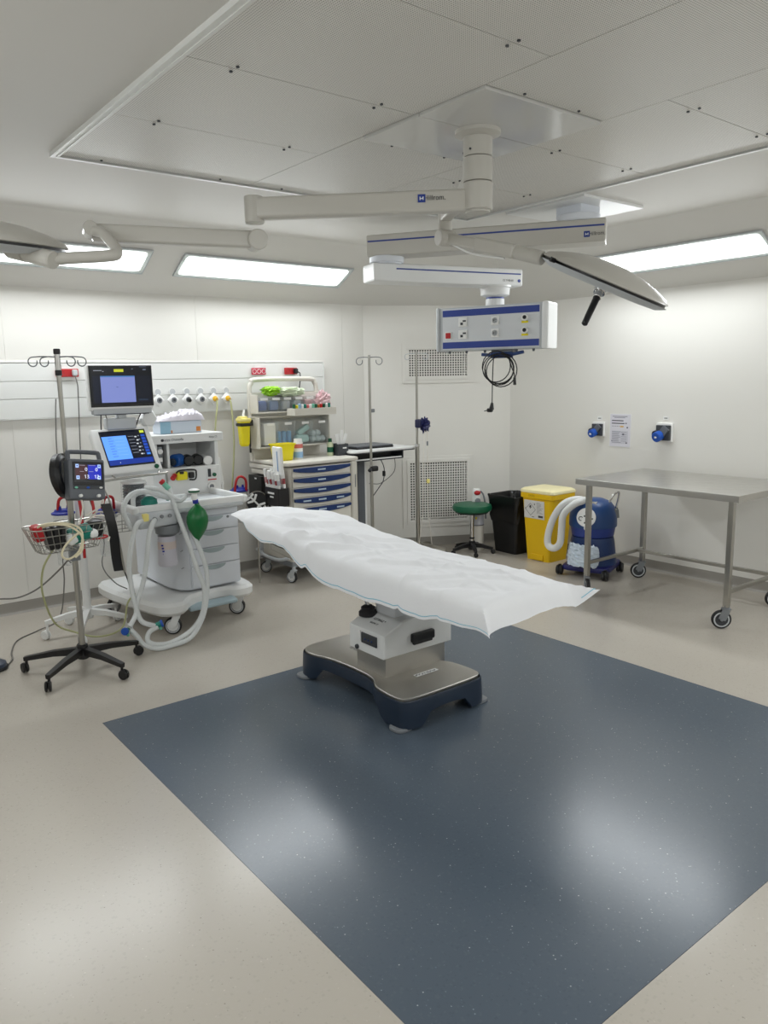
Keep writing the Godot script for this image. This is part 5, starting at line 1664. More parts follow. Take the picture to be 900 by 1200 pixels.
func wall_fittings() -> void:
	var zf := -5.937
	var xs := [2.414, 2.535, 2.658, 2.777, 2.892, 3.008]
	for i in 6:
		var p := V(xs[i], 1.515, zf)
		var nm: String = ["plain white gas outlet on the trunking next to the anaesthesia machine", "", "white gas outlet with a black plug pushed in", "plain white gas outlet between the black plug and the yellow plugs", "yellow gas plug in the outlet next to the plain white one", "yellow gas plug in the last outlet towards the bin rack"][i]
		if i == 1: nm = "second plain white gas outlet beside the one with the black plug"
		var t := thing("gas_outlet", nm, "gas outlet", p)
		var s := S.new()
		s.rbox(V(0, 0, 0.008), V(0.074, 0.074, 0.018), 0.008, Basis(Vector3.BACK, PI / 4), 3, 0.022)
		part(t, "plate", s, M.label)
		s = S.new()
		s.cyl(V(0, 0.066, 0), V(0, 0.066, 0.008), 0.031, -1.0, 22, 0.002)
		var nd := part(t, "name_disc", s, M.label)
		s = S.new()
		s.cyl(V(0, 0.064, 0.007), V(0, 0.064, 0.0085), 0.024, -1.0, 22)
		part(nd, "print", s, M.pale_grey)
		s = S.new()
		s.cyl(V(0, 0, 0.012), V(0, 0, 0.03), 0.03, -1.0, 22, 0.003)
		part(t, "collar", s, M.label)
		s = S.new()
		s.cyl(V(0, 0, 0.028), V(0, 0, 0.036), 0.022, -1.0, 18, 0.002)
		part(t, "valve", s, M.grey if i < 4 else M.yellow)
		s = S.new()
		s.cyl(V(0, 0, 0.035), V(0, 0, 0.039), 0.011, -1.0, 14)
		part(t, "inlet", s, M.dark_grey)
		if i == 2 or i > 3:
			s = S.new()
			s.cyl(V(0, -0.002, 0.03), V(0, -0.008, 0.06), 0.018, 0.015, 16, 0.003)
			part(t, "plug", s, M.black if i == 2 else mat(rgb(216, 168, 30), 0.4))
	for e in [["pale green gas hose hanging from the yellow plug down to the bin trolley", [V(3.008, 1.505, -5.877), V(3.016, 1.44, -5.865), V(3.02, 1.13, -5.86), V(2.99, 0.75, -5.88), V(2.97, 0.45, -5.90), V(2.96, 0.1, -5.90)]], ["pale green gas hose dropping behind the anaesthesia machine", [V(2.892, 1.505, -5.877), V(2.885, 1.44, -5.865), V(2.86, 1.30, -5.86), V(2.83, 0.9, -5.88), V(2.80, 0.4, -5.90)]]]:
		var s := S.new()
		s.tube(e[1], 0.007, 8, false, 5)
		single("gas_hose", e[0], "hose", s, M.gas_hose)
	# red sockets
	var rs := [[1.735, 0.16, "red double socket with a grey plug behind the steel drip stand"], [3.325, 0.135, "pink-red triple socket strip on the trunking above the bin rack"], [3.645, 0.125, "red socket strip with a black plug above the bin rack"]]
	for i in 3:
		var t := thing("wall_socket", rs[i][2], "socket", V(rs[i][0], 1.735, zf))
		var w: float = rs[i][1]
		var s := S.new()
		s.rbox(V(0, 0, 0.006), V(w, 0.058, 0.014), 0.003)
		part(t, "plate", s, mat(rgb(196, 60, 80), 0.4) if i == 1 else M.red)
		for k in (3 if i == 1 else 2):
			s = S.new()
			var px := (k - (1.0 if i == 1 else 0.5)) * w / (3.0 if i == 1 else 2.0)
			s.lathe(V(px, 0, 0.0125), [Vector2(0.015, 0), Vector2(0.018, 0.002), Vector2(0.02, 0)], 18, Basis(Vector3.RIGHT, PI / 2))
			part(t, "socket_ring", s, M.label if i == 1 else mat(rgb(150, 20, 26), 0.4))
		s = S.new()
		s.rbox(V(0, 0.038, 0.001), V(w * 0.5, 0.008, 0.002), 0.0005)
		part(t, "name_strip", s, M.label)
		if i != 1:
			s = S.new()
			s.rbox(V(w * 0.3, 0, 0.03), V(0.035, 0.045, 0.035), 0.008)
			part(t, "plug", s, M.pale_grey if i == 0 else M.black)
	for e in [["thin grey cord dropping from the red socket past the drip stand", M.cord, [V(1.778, 1.72, -5.90), V(1.785, 1.66, -5.88), V(1.792, 1.592, -5.90), V(1.79, 1.34, -5.93), V(1.78, 1.0, -5.945), V(1.77, 0.6, -5.95)]], ["second thin grey cord on the wall behind the tourniquet monitor", M.cord, [V(1.64, 1.55, -5.93), V(1.63, 1.45, -5.93), V(1.62, 1.2, -5.95), V(1.62, 0.9, -5.955)]], ["black cord dropping from the red socket behind the bin rack", M.black, [V(3.69, 1.73, -5.90), V(3.71, 1.71, -5.88), V(3.715, 1.62, -5.90), V(3.712, 1.5, -5.93), V(3.71, 1.2, -5.95)]]]:
		var s := S.new()
		s.tube(e[2], 0.0042, 7, false, 5)
		single("cable", e[0], "cable", s, e[1])
	# white data socket behind the flat monitor
	var s := S.new()
	s.rbox(V(1.93, 1.545, zf + 0.008), V(0.07, 0.13, 0.016), 0.004)
	var wsw := single("data_socket", "white data socket on the trunking at the edge of the flat monitor", "socket", s, M.label)
	s = S.new()
	s.box(V(1.915, 1.57, zf + 0.017), V(0.016, 0.016, 0.002))
	part(wsw, "port", s, M.dark_grey)
	# sockets and notice on the plain wall
	for e in [[-4.205, 0.105, "small black wall socket with a blue plug beside the paper notice"], [-3.555, 0.125, "larger black wall socket with a blue plug above the steel table"]]:
		var w: float = e[1]
		var t := thing("wall_socket", e[2], "socket", V(5.77, 1.175, e[0]))
		s = S.new()
		s.rbox(V(-0.012, 0.004, 0), V(0.024, w * 1.2, w * 1.14), 0.004)
		part(t, "plate", s, M.label)
		s = S.new()
		s.rbox(V(-0.032, 0, 0), V(0.03, w, w), 0.005)
		part(t, "socket_body", s, M.dark_grey)
		s = S.new()
		s.rbox(V(-0.052, 0.01, w * 0.08), V(0.018, w * 0.75, w * 0.5), 0.004, Basis(Vector3.RIGHT, 0.7))
		part(t, "hinged_lid", s, M.mid_grey)
		s = S.new()
		s.cyl(V(-0.04, -0.02, -w * 0.18), V(-0.10, -0.035, -w * 0.22), w * 0.34, -1.0, 22, 0.006)
		var pg := part(t, "plug", s, M.plug_blue)
		s = S.new()
		s.cyl(V(-0.045, -0.012, -w * 0.36), V(-0.075, -0.02, -w * 0.40), w * 0.30, -1.0, 20, 0.004)
		part(t, "flap", s, M.black)
		s = S.new()
		s.box(V(-0.1015, -0.035, -w * 0.22), V(0.001, 0.014, 0.02))
		part(pg, "white_print", s, M.label)
		s = S.new()
		s.rbox(V(-0.002, w * 0.95, 0.0), V(0.003, 0.03, 0.05), 0.001)
		var nl := part(t, "number_label", s, M.label)
		s = S.new()
		s.box(V(-0.0038, w * 0.95, 0.0), V(0.001, 0.006, 0.03))
		part(nl, "print", s, M.ink)
	var pim := pic(150, 240, rgb(224, 222, 230))
	rng.seed = 12
	var dk := rgb(96, 94, 112)
	pim.fill_rect(Rect2i(16, 14, 110, 4), dk); pim.fill_rect(Rect2i(30, 24, 80, 3), dk)
	pim.fill_rect(Rect2i(12, 44, 86, 7), rgb(50, 48, 60)); pim.fill_rect(Rect2i(12, 64, 94, 7), rgb(60, 58, 72)); pim.fill_rect(Rect2i(112, 62, 10, 9), dk)
	for k in 5: pim.fill_rect(Rect2i(14 + k * 12, 86, 8, 5), rgb(150, 148, 160))
	pim.fill_rect(Rect2i(74, 84, 26, 12), rgb(220, 180, 110)); pim.fill_rect(Rect2i(122, 92, 10, 10), rgb(60, 60, 80))
	pim.fill_rect(Rect2i(12, 122, 122, 96), rgb(208, 207, 216))
	for k in 9: pim.fill_rect(Rect2i(16, 128 + k * 10, 44 + rng.randi_range(0, 24), 3), rgb(128, 128, 144))
	for k in 5: pim.fill_rect(Rect2i(84, 132 + k * 16, 40, 3), rgb(140, 140, 154))
	pim.fill_rect(Rect2i(92, 142, 14, 12), dk); pim.fill_rect(Rect2i(118, 206, 10, 9), rgb(60, 60, 80)); pim.fill_rect(Rect2i(12, 196, 6, 6), rgb(60, 60, 80))
	var pt := thing("paper_notice", "printed white paper notice taped between the two blue plugs", "notice", V(5.77, 1.03, -3.99))
	s = S.new()
	s.box(V(-0.0015, 0.145, 0), V(0.002, 0.29, 0.215))
	part(pt, "sheet", s, M.label)
	print_quad(pt, "print", pim, Vector2(0.205, 0.28), V(-0.0032, 0.145, 0), face(V(-1, 0, 0)))

func crumple(s: S, c: Vector3, r: Vector3, seed_no: int, rough: float) -> void:  # a soft wrapped lump
	var f := FastNoiseLite.new()
	f.seed = seed_no
	f.frequency = 1.0
	f.fractal_octaves = 2
	s.sheet(22, 14, func(u: float, v: float) -> Vector3:
		var a := TAU * u
		var e := -PI / 2 + PI * v
		var d := V(cos(e) * cos(a), sin(e), -cos(e) * sin(a))
		var k := 1.0 + rough * f.get_noise_3d(d.x * 2.6, d.y * 2.6, d.z * 2.6)
		return c + V(signf(d.x) * pow(absf(d.x), 0.8), d.y, d.z) * r * k)

func drug_cart() -> void:
	var o := V(3.54, 0, -5.58)
	var t := thing("drug_cart", "cream medical cart with blue drawer fronts under a tall bin rack", "cart", o)
	var s := S.new(o)
	s.rbox(V(3.54, 0.565, -5.58), V(0.66, 0.79, 0.55), 0.02, Basis.IDENTITY, 2, 0.03)
	part(t, "body", s, M.cream)
	s = S.new(o)
	s.rbox(V(3.54, 0.985, -5.585), V(0.74, 0.03, 0.60), 0.01, Basis.IDENTITY, 2, 0.05)
	part(t, "worktop", s, M.cream)
	s = S.new(o)
	s.rbox(V(3.845, 0.60, -5.305), V(0.07, 0.74, 0.05), 0.02)
	part(t, "corner_post", s, M.cream)
	s = S.new(o)
	s.rbox(V(3.848, 0.80, -5.277), V(0.006, 0.11, 0.004), 0.001)
	part(t, "post_slot", s, M.grey)
	for k in 7:
		var y1 := 0.955 - k * 0.083 if k < 4 else 0.623 - (k - 4) * 0.145
		var y0 := y1 - (0.079 if k < 4 else 0.141)
		s = S.new(o)
		s.rbox(V(3.515, (y0 + y1) * 0.5, -5.30), V(0.57, y1 - y0, 0.03), 0.005)
		var d := part(t, "drawer", s, M.cream)
		var pl := []
		for j in 13:
			var u := float(j) / 12.0
			pl.append(Vector2(-0.28 + 0.56 * u, -(y1 - 0.012 - 0.040 * pow(sin(PI * (0.06 + 0.9 * u)), 0.55))))
		pl.append(Vector2(0.28, -(y1 - 0.004))); pl.append(Vector2(-0.28, -(y1 - 0.004)))
		s = S.new(o)
		s.prism(pl, -0.011, 0.011, V(3.515, 0, -5.278), Basis(Vector3.RIGHT, PI / 2), 0.003)
		var h := part(d, "pull_lip", s, M.drawer_blue)
		for x in ([3.50] if k < 3 else [3.35, 3.50, 3.68]):
			s = S.new(o)
			s.box(V(x, y1 - 0.026, -5.2665), V(0.075, 0.012, 0.001))
			part(h, "tag", s, mat(rgb(186, 204, 220), 0.5))
	s = S.new(o)
	s.rbox(V(3.54, 0.155, -5.58), V(0.66, 0.05, 0.54), 0.01)
	part(t, "chassis", s, M.grey)
	s = S.new(o)
	s.tube([V(3.16, 0.22, -5.80), V(3.13, 0.20, -5.60), V(3.13, 0.20, -5.40), V(3.18, 0.22, -5.30)], 0.014, 10)
	s.rbox(V(3.21, 0.27, -5.80), V(0.05, 0.22, 0.05), 0.004)
	part(t, "bumper", s, M.pale_grey)
	for e in [[V(3.24, 0, -5.80), 1.2], [V(3.22, 0, -5.34), 0.4], [V(3.84, 0, -5.80), 1.0], [V(3.84, 0, -5.34), 2.0]]:
		caster(t, e[0] - o, 0.05, 0.028, e[1], 0.14, M.pale_grey, M.black, M.label)
	# trays on the near end of the cart
	s = S.new(o)
	s.rbox(V(3.185, 0.945, -5.66), V(0.05, 0.035, 0.42), 0.006); s.rbox(V(3.19, 0.90, -5.66), V(0.04, 0.04, 0.40), 0.006)
	part(t, "pull_out_shelf", s, M.cream)
	s = S.new(o)
	s.rbox(V(3.165, 0.72, -5.72), V(0.085, 0.30, 0.22), 0.006)
	part(t, "waste_pocket", s, M.black)
	s = S.new(o)
	s.rbox(V(3.12, 0.848, -5.70), V(0.003, 0.012, 0.03), 0.001)
	part(t, "pocket_tag", s, M.label)
	# tubular rack
	s = S.new(o)
	s.tube([V(3.17, 0.98, -5.83), V(3.17, 1.30, -5.83), V(3.17, 1.57, -5.83), V(3.19, 1.635, -5.83), V(3.25, 1.665, -5.83), V(3.75, 1.665, -5.83), V(3.82, 1.635, -5.83), V(3.84, 1.57, -5.83), V(3.84, 1.30, -5.83), V(3.84, 0.98, -5.83)], 0.021, 14, false, 4)
	part(t, "rack_tube", s, M.cream)
	s = S.new(o)
	s.rbox(V(3.505, 1.47, -5.80), V(0.68, 0.17, 0.012), 0.003); s.rbox(V(3.505, 1.225, -5.80), V(0.70, 0.26, 0.012), 0.003); s.rbox(V(3.505, 1.05, -5.81), V(0.66, 0.12, 0.01), 0.003)
	part(t, "rack_back", s, M.cream)
	s = S.new(o)
	s.rbox(V(3.505, 1.39, -5.74), V(0.70, 0.012, 0.13), 0.003); s.rbox(V(3.505, 1.352, -5.76), V(0.72, 0.012, 0.10), 0.003); s.rbox(V(3.505, 1.10, -5.73), V(0.72, 0.014, 0.15), 0.003)
	for x in [3.155, 3.855]: s.rbox(V(x, 1.225, -5.73), V(0.012, 0.25, 0.15), 0.003)
	for x in [3.16, 3.85]: s.rbox(V(x, 1.465, -5.74), V(0.01, 0.15, 0.13), 0.003)
	part(t, "rack_shelf", s, M.cream)
	# tilting clear bins, small row above, large row below
	var mats := [mat(rgb(90, 110, 160), 0.5), mat(rgb(120, 140, 180), 0.5), mat(rgb(196, 200, 204), 0.5), mat(rgb(180, 190, 198), 0.5), mat(rgb(214, 176, 176), 0.5), mat(rgb(226, 190, 196), 0.5)]
	var what := ["blue ampoules", "pale blue packets", "white packets", "grey packets", "pink swabs", "rose swabs"]
	for k in 6:
		var b := V(3.22 + k * 0.113, 1.397, -5.735)
		var bn := thing("storage_bin", "small clear tilt bin of " + what[k] + " in the rack's upper row", "bin", b, 0.0, "clear bins of the upper rack row")
		s = S.new()
		s.prism([Vector2(-0.055, 0.0), Vector2(0.05, 0.0), Vector2(0.06, -0.12), Vector2(-0.055, -0.125)], -0.052, 0.052, Vector3.ZERO, Basis(Vector3.UP, -PI / 2) * Basis(Vector3.RIGHT, PI / 2))
		part(bn, "shell", s, M.clear)
		s = S.new()
		s.rbox(V(0, 0.05, 0.0), V(0.085, 0.085, 0.08), 0.02)
		part(bn, "filling", s, mats[k])
		s = S.new()
		s.rbox(V(0, 0.105, 0.06), V(0.07, 0.02, 0.004), 0.001)
		part(bn, "label_tag", s, M.label)
	var fills := [M.label, mat(rgb(120, 170, 214), 0.5), mat(rgb(160, 196, 190), 0.5), mat(rgb(190, 204, 204), 0.5)]
	what = ["a white carton", "blue-capped bottles", "green wrapped tubes", "pale folded tubing"]
	for k in 4:
		var b := V(3.248 + k * 0.171, 1.108, -5.725)
		var bn := thing("storage_bin", "large clear tilt bin holding " + what[k] + " in the rack's lower row", "bin", b, 0.0, "clear bins of the lower rack row")
		s = S.new()
		s.prism([Vector2(-0.06, 0.0), Vector2(0.06, 0.0), Vector2(0.075, -0.20), Vector2(-0.06, -0.225)], -0.083, 0.083, Vector3.ZERO, Basis(Vector3.UP, -PI / 2) * Basis(Vector3.RIGHT, PI / 2))
		part(bn, "shell", s, M.clear)
		s = S.new()
		if k == 0: s.rbox(V(0.015, 0.10, 0.01), V(0.11, 0.18, 0.08), 0.004)
		elif k == 1:
			for j in 3: s.cyl(V(-0.05 + j * 0.05, 0.005, 0.01), V(-0.05 + j * 0.05, 0.12, 0.01), 0.021, -1.0, 14, 0.006)
		elif k == 2:
			s.rbox(V(0.0, 0.045, 0.01), V(0.14, 0.07, 0.08), 0.025); s.rbox(V(0.02, 0.12, 0.01), V(0.13, 0.05, 0.05), 0.015, Basis(Vector3.BACK, 0.5))
		else:
			for j in 5: s.ball(V(-0.05 + (j % 3) * 0.05, 0.035 + 0.05 * (j / 3), 0.0), V(0.036, 0.03, 0.04), 12, 8)
		part(bn, "filling", s, fills[k])
		s = S.new()
		s.rbox(V(0.01, 0.185, 0.075), V(0.07, 0.02, 0.004), 0.001)
		part(bn, "label_tag", s, M.label)
	# tray of coloured syringes
	var st := thing("syringe_tray", "shallow cream tray packed with coloured ampoules between the two bin rows", "tray", V(3.64, 1.36, -5.60))
	s = S.new()
	s.rbox(V(0, 0.002, 0), V(0.42, 0.004, 0.12), 0.001); s.rbox(V(0, 0.03, 0.06), V(0.42, 0.06, 0.005), 0.001); s.rbox(V(0, 0.03, -0.06), V(0.42, 0.06, 0.005), 0.001); s.rbox(V(0.21, 0.03, 0), V(0.005, 0.06, 0.12), 0.001); s.rbox(V(-0.21, 0.03, 0), V(0.005, 0.06, 0.12), 0.001)
	part(st, "box", s, M.cream)
	rng.seed = 9
	var cols := [M.green, M.acid, mat(rgb(150, 190, 226), 0.4), M.label, M.teal, mat(rgb(226, 110, 110), 0.4), M.label, M.mint, M.green, mat(rgb(196, 110, 50), 0.4), M.red, M.green, M.label, M.teal]
	for k in 14:
		s = S.new()
		s.cyl(V(3.455 + k * 0.0275, 1.366, -5.595), V(3.455 + k * 0.0275, 1.445 + rng.randf() * 0.012, -5.59), 0.0115, -1.0, 10, 0.003)
		single("ampoule", "upright %s ampoule in the tray between the bin rows" % ["green", "yellow", "pale blue", "white", "teal", "salmon", "white", "mint", "green", "orange", "red", "green", "white", "teal"][k], "ampoule", s, cols[k], Vector3.ZERO, "coloured ampoules in the tray")
	# soft packs lying on the upper row
	s = S.new()
	crumple(s, V(3.32, 1.568, -5.73), V(0.08, 0.036, 0.05), 2, 0.7)
	single("wrapped_pack", "lime green foil pack lying on the upper row of bins", "packet", s, mat(rgb(150, 206, 40), 0.35))
	s = S.new()
	crumple(s, V(3.49, 1.56, -5.73), V(0.15, 0.034, 0.06), 5, 0.7)
	single("wrapped_pack", "long pale green wrapped pack beside the lime foil pack", "packet", s, mat(rgb(216, 228, 200), 0.4))
	s = S.new()
	crumple(s, V(3.785, 1.485, -5.645), V(0.062, 0.062, 0.045), 9, 0.8)
	single("swab_bundle", "bundle of pale pink swabs at the end of the upper bin row", "swabs", s, mat(rgb(232, 200, 204), 0.8))
	# things standing on the cart
	var yt := thing("yellow_tub", "open yellow plastic tub on the cream cart", "tub", V(3.29, 1.0, -5.53))
	s = S.new()
	s.loft([s.rring(0.072, 0.05, 0.015, 0.0, 3), s.rring(0.088, 0.066, 0.02, 0.128, 3), s.rring(0.096, 0.074, 0.02, 0.128, 3), s.rring(0.096, 0.074, 0.02, 0.14, 3), s.rring(0.084, 0.062, 0.02, 0.14, 3), s.rring(0.068, 0.046, 0.015, 0.006, 3)])
	part(yt, "shell", s, M.acid)
	var wp := thing("wipes_canister", "white wipes canister with red and blue print beside the yellow tub", "canister", V(3.455, 1.0, -5.55))
	s = S.new()
	s.lathe(Vector3.ZERO, [Vector2(0, 0), Vector2(0.038, 0), Vector2(0.04, 0.004), Vector2(0.04, 0.14), Vector2(0, 0.14)], 22)
	part(wp, "tube", s, M.label)
	s = S.new()
	s.lathe(Vector3.ZERO, [Vector2(0, 0.14), Vector2(0.036, 0.14), Vector2(0.034, 0.168), Vector2(0, 0.17)], 22)
	part(wp, "lid", s, M.white)
	s = S.new()
	s.lathe(Vector3.ZERO, [Vector2(0.0405, 0.09), Vector2(0.0405, 0.125)], 22)
	part(wp, "red_band", s, mat(rgb(206, 110, 100), 0.5))
	s = S.new()
	s.lathe(Vector3.ZERO, [Vector2(0.0405, 0.01), Vector2(0.0405, 0.06)], 22)
	part(wp, "blue_band", s, mat(rgb(150, 190, 226), 0.5))
	var bo := thing("green_bottle", "small clear bottle with green cap and label beside the black caddy", "bottle", V(3.79, 1.0, -5.56))
	s = S.new()
	s.lathe(Vector3.ZERO, [Vector2(0, 0), Vector2(0.026, 0), Vector2(0.028, 0.006), Vector2(0.028, 0.10), Vector2(0.014, 0.122), Vector2(0, 0.122)], 20)
	part(bo, "bottle_body", s, mat(rgb(206, 214, 180), 0.25))
	s = S.new()
	s.lathe(Vector3.ZERO, [Vector2(0.0285, 0.03), Vector2(0.0285, 0.075)], 20)
	part(bo, "label_wrap", s, M.green)
	s = S.new()
	s.lathe(Vector3.ZERO, [Vector2(0, 0.12), Vector2(0.017, 0.12), Vector2(0.016, 0.15), Vector2(0, 0.152)], 18)
	part(bo, "cap", s, M.green)
	var cd := thing("desk_caddy", "black open caddy at the end of the cream cart", "caddy", V(3.875, 1.0, -5.54))
	s = S.new()
	s.rbox(V(0, 0.003, 0), V(0.11, 0.006, 0.11), 0.002)
	for e in [V(0.055, 0, 0), V(-0.055, 0, 0)]: s.rbox(e + V(0, 0.05, 0), V(0.004, 0.10, 0.11), 0.001)
	for e in [V(0, 0, 0.055), V(0, 0, -0.055), V(0, 0, 0.0)]: s.rbox(e + V(0, 0.05, 0), V(0.11, 0.10, 0.004), 0.001)
	part(cd, "holder", s, M.dark_grey)
	s = S.new()
	s.box(V(0.015, 0.065, 0.0578), V(0.04, 0.012, 0.001))
	part(cd, "label_tag", s, M.label)
	for e in [[V(-0.035, 0.05, 0.03), 0.25, "white wrapped cannula leaning in the black caddy towards the green bottle"], [V(0.0, 0.06, 0.03), -0.1, "tall white wrapped cannula in the middle of the black caddy"], [V(0.03, 0.05, 0.025), -0.35, "white wrapped cannula leaning outwards in the black caddy"], [V(0.02, 0.045, -0.03), 0.1, "white wrapped cannula in the rear half of the black caddy"]]:
		s = S.new()
		s.rbox(V(3.875, 1.0, -5.54) + e[0] + V(0, 0.065, 0), V(0.03, 0.19 if e[1] == -0.1 else 0.15, 0.006), 0.003, Basis(Vector3.BACK, e[1]))
		single("wrapped_cannula", e[2], "cannula", s, M.label)
	# syringe holder hung at the near corner, full of syringes
	var sh := thing("syringe_holder", "black syringe holder hung on the near corner of the cream cart", "holder", V(3.135, 0.655, -5.38))
	s = S.new()
	s.rbox(V(0, 0.075, 0), V(0.10, 0.15, 0.22), 0.006)
	part(sh, "box", s, M.black)
	s = S.new()
	s.box(V(-0.051, 0.105, -0.01), V(0.002, 0.015, 0.10)); s.box(V(-0.051, 0.075, 0.0), V(0.002, 0.012, 0.055))
	part(sh, "label_tag", s, M.label)
	rng.seed = 5
	for k in 18:
		s = S.new()
		var b := V(3.10 + (k % 2) * 0.05, 0.80, -5.475 + (k / 2) * 0.024)
		var tip := b + V(rng.randf_range(-0.03, 0.005), 0.12 + rng.randf() * 0.035, rng.randf_range(-0.03, 0.03))
		s.cyl(b, tip, 0.0105, 0.013, 10, 0.002)
		var sy := single("wrapped_syringe", "white wrapped syringe standing in the black holder on the cart", "syringe", s, M.label, Vector3.ZERO, "syringes in the black holder")
		s = S.new()
		s.cyl(b.lerp(tip, 0.25), b.lerp(tip, 0.55), 0.0122, 0.0124, 10)
		part(sy, "print_band", s, [mat(rgb(200, 150, 150), 0.5), mat(rgb(190, 190, 196), 0.5), mat(rgb(150, 60, 66), 0.5)][k % 3])
	s = S.new()
	s.rbox(V(3.125, 1.02, -5.33), V(0.03, 0.23, 0.13), 0.012, Basis(Vector3.BACK, 0.04))
	var pk := single("tube_pack", "tall white paper pack with a blue line standing in front of the yellow tub", "packet", s, M.label)
	s = S.new()
	s.box(V(3.1085, 1.02, -5.31), V(0.001, 0.16, 0.012), Basis(Vector3.BACK, 0.04))
	part(pk, "blue_line", s, mat(rgb(110, 150, 200), 0.5))
	# sharps bin on the rack tube
	var sb := thing("sharps_bin", "narrow yellow sharps bin strapped to the rack tube by a black band", "sharps bin", V(3.055, 1.12, -5.74))
	s = S.new()
	s.loft([s.rring(0.028, 0.03, 0.02, 0.0, 3), s.rring(0.036, 0.038, 0.02, 0.02, 3), s.rring(0.044, 0.044, 0.016, 0.205, 3)])
	part(sb, "bin_body", s, M.acid)
	s = S.new()
	s.rbox(V(0, 0.218, 0), V(0.10, 0.03, 0.10), 0.01); s.rbox(V(-0.01, 0.238, 0), V(0.07, 0.02, 0.06), 0.008)
	part(sb, "lid", s, M.yellow_lid)
	s = S.new()
	s.rbox(V(0.0, 0.18, 0), V(0.098, 0.028, 0.098), 0.008); s.rbox(V(0.075, 0.19, -0.03), V(0.05, 0.05, 0.04), 0.008); s.rbox(V(0.09, 0.06, -0.07), V(0.014, 0.25, 0.014), 0.003)
	part(sb, "bracket", s, M.black)
	s = S.new()
	s.cyl(V(3.06, 1.36, -5.75), V(3.075, 1.42, -5.76), 0.012, 0.008, 10, 0.002)
	single("needle_cap", "white needle cap sticking out of the narrow sharps bin", "needle cap", s, M.label)
	# suction jar between cart and machine
	var co := V(2.96, 0.50, -5.70)
	canister(co, "clear suction canister with a blue lid between the machine and the cart", 0.066, 0.26)
	s = S.new()
	s.tube([V(2.88, 0.70, -5.62), V(2.885, 0.80, -5.62), V(2.91, 0.875, -5.62), V(2.95, 0.885, -5.62), V(2.985, 0.85, -5.62), V(2.995, 0.76, -5.64)], 0.010, 10, false, 5)
	single("suction_hose", "red suction hose arching over the canister between machine and cart", "hose", s, M.red)
	s = S.new()
	s.rbox(V(2.90, 0.685, -5.64), V(0.10, 0.05, 0.06), 0.008)
	s.cyl(V(2.90, 0.0, -5.72), V(2.90, 0.68, -5.72), 0.012)
	single("suction_regulator", "red suction regulator on its post between machine and cart", "regulator", s, M.red)
	var cp := thing("clip_disc", "round black disc with white branching clips beside the blue-lidded canister", "clip disc", V(3.03, 0.575, -5.52))
	s = S.new()
	s.lathe(V(0, 0.10, 0), [Vector2(0, 0), Vector2(0.085, 0), Vector2(0.085, 0.012), Vector2(0, 0.012)], 28, Basis(Vector3.UP, -0.5) * Basis(Vector3.RIGHT, PI / 2))
	part(cp, "disc", s, M.black)
	s = S.new()
	var pts := []
	for p in s.ring(0.09, 0, 28): pts.append(V(0, 0.10, 0.0) + Basis(Vector3.UP, -0.5) * Basis(Vector3.RIGHT, PI / 2) * p)
	s.tube(pts, 0.004, 8, true, 1)
	part(cp, "rim", s, M.tube_steel)
	s = S.new()
	var cb := Basis(Vector3.UP, -0.5)
	s.rbox(V(-0.01, 0.10, 0) + cb * V(0, 0, 0.02), V(0.014, 0.15, 0.01), 0.003, cb * Basis(Vector3.BACK, 0.75))
	for k in [-1.0, 1.0]:
		for j in [-1.0, 1.0]:
			s.rbox(V(-0.01, 0.10, 0) + cb * (Basis(Vector3.BACK, 0.75) * V(k * 0.028, j * 0.04, 0.022)), V(0.05, 0.018, 0.012), 0.004, cb * Basis(Vector3.BACK, 0.75 + 0.5 * k * j))
			s.rbox(V(-0.01, 0.10, 0) + cb * (Basis(Vector3.BACK, 0.75) * V(k * 0.02, j * 0.07, 0.022)), V(0.03, 0.018, 0.012), 0.004, cb * Basis(Vector3.BACK, 0.75))
	part(cp, "clip", s, M.label)
	s = S.new()
	s.rbox(V(-0.01, -0.29, 0.0), V(0.012, 0.60, 0.012), 0.003)
	part(cp, "post", s, M.tube_steel)
	s = S.new()
	s.rbox(V(2.76, 0.95, -5.62), V(0.028, 0.22, 0.012), 0.004, Basis(Vector3.BACK, 0.12)); s.cyl(V(2.775, 0.0, -5.62), V(2.775, 0.86, -5.62), 0.01)
	single("white_holder", "slim white upright holder behind the worktop of the anaesthesia machine", "holder", s, M.label)

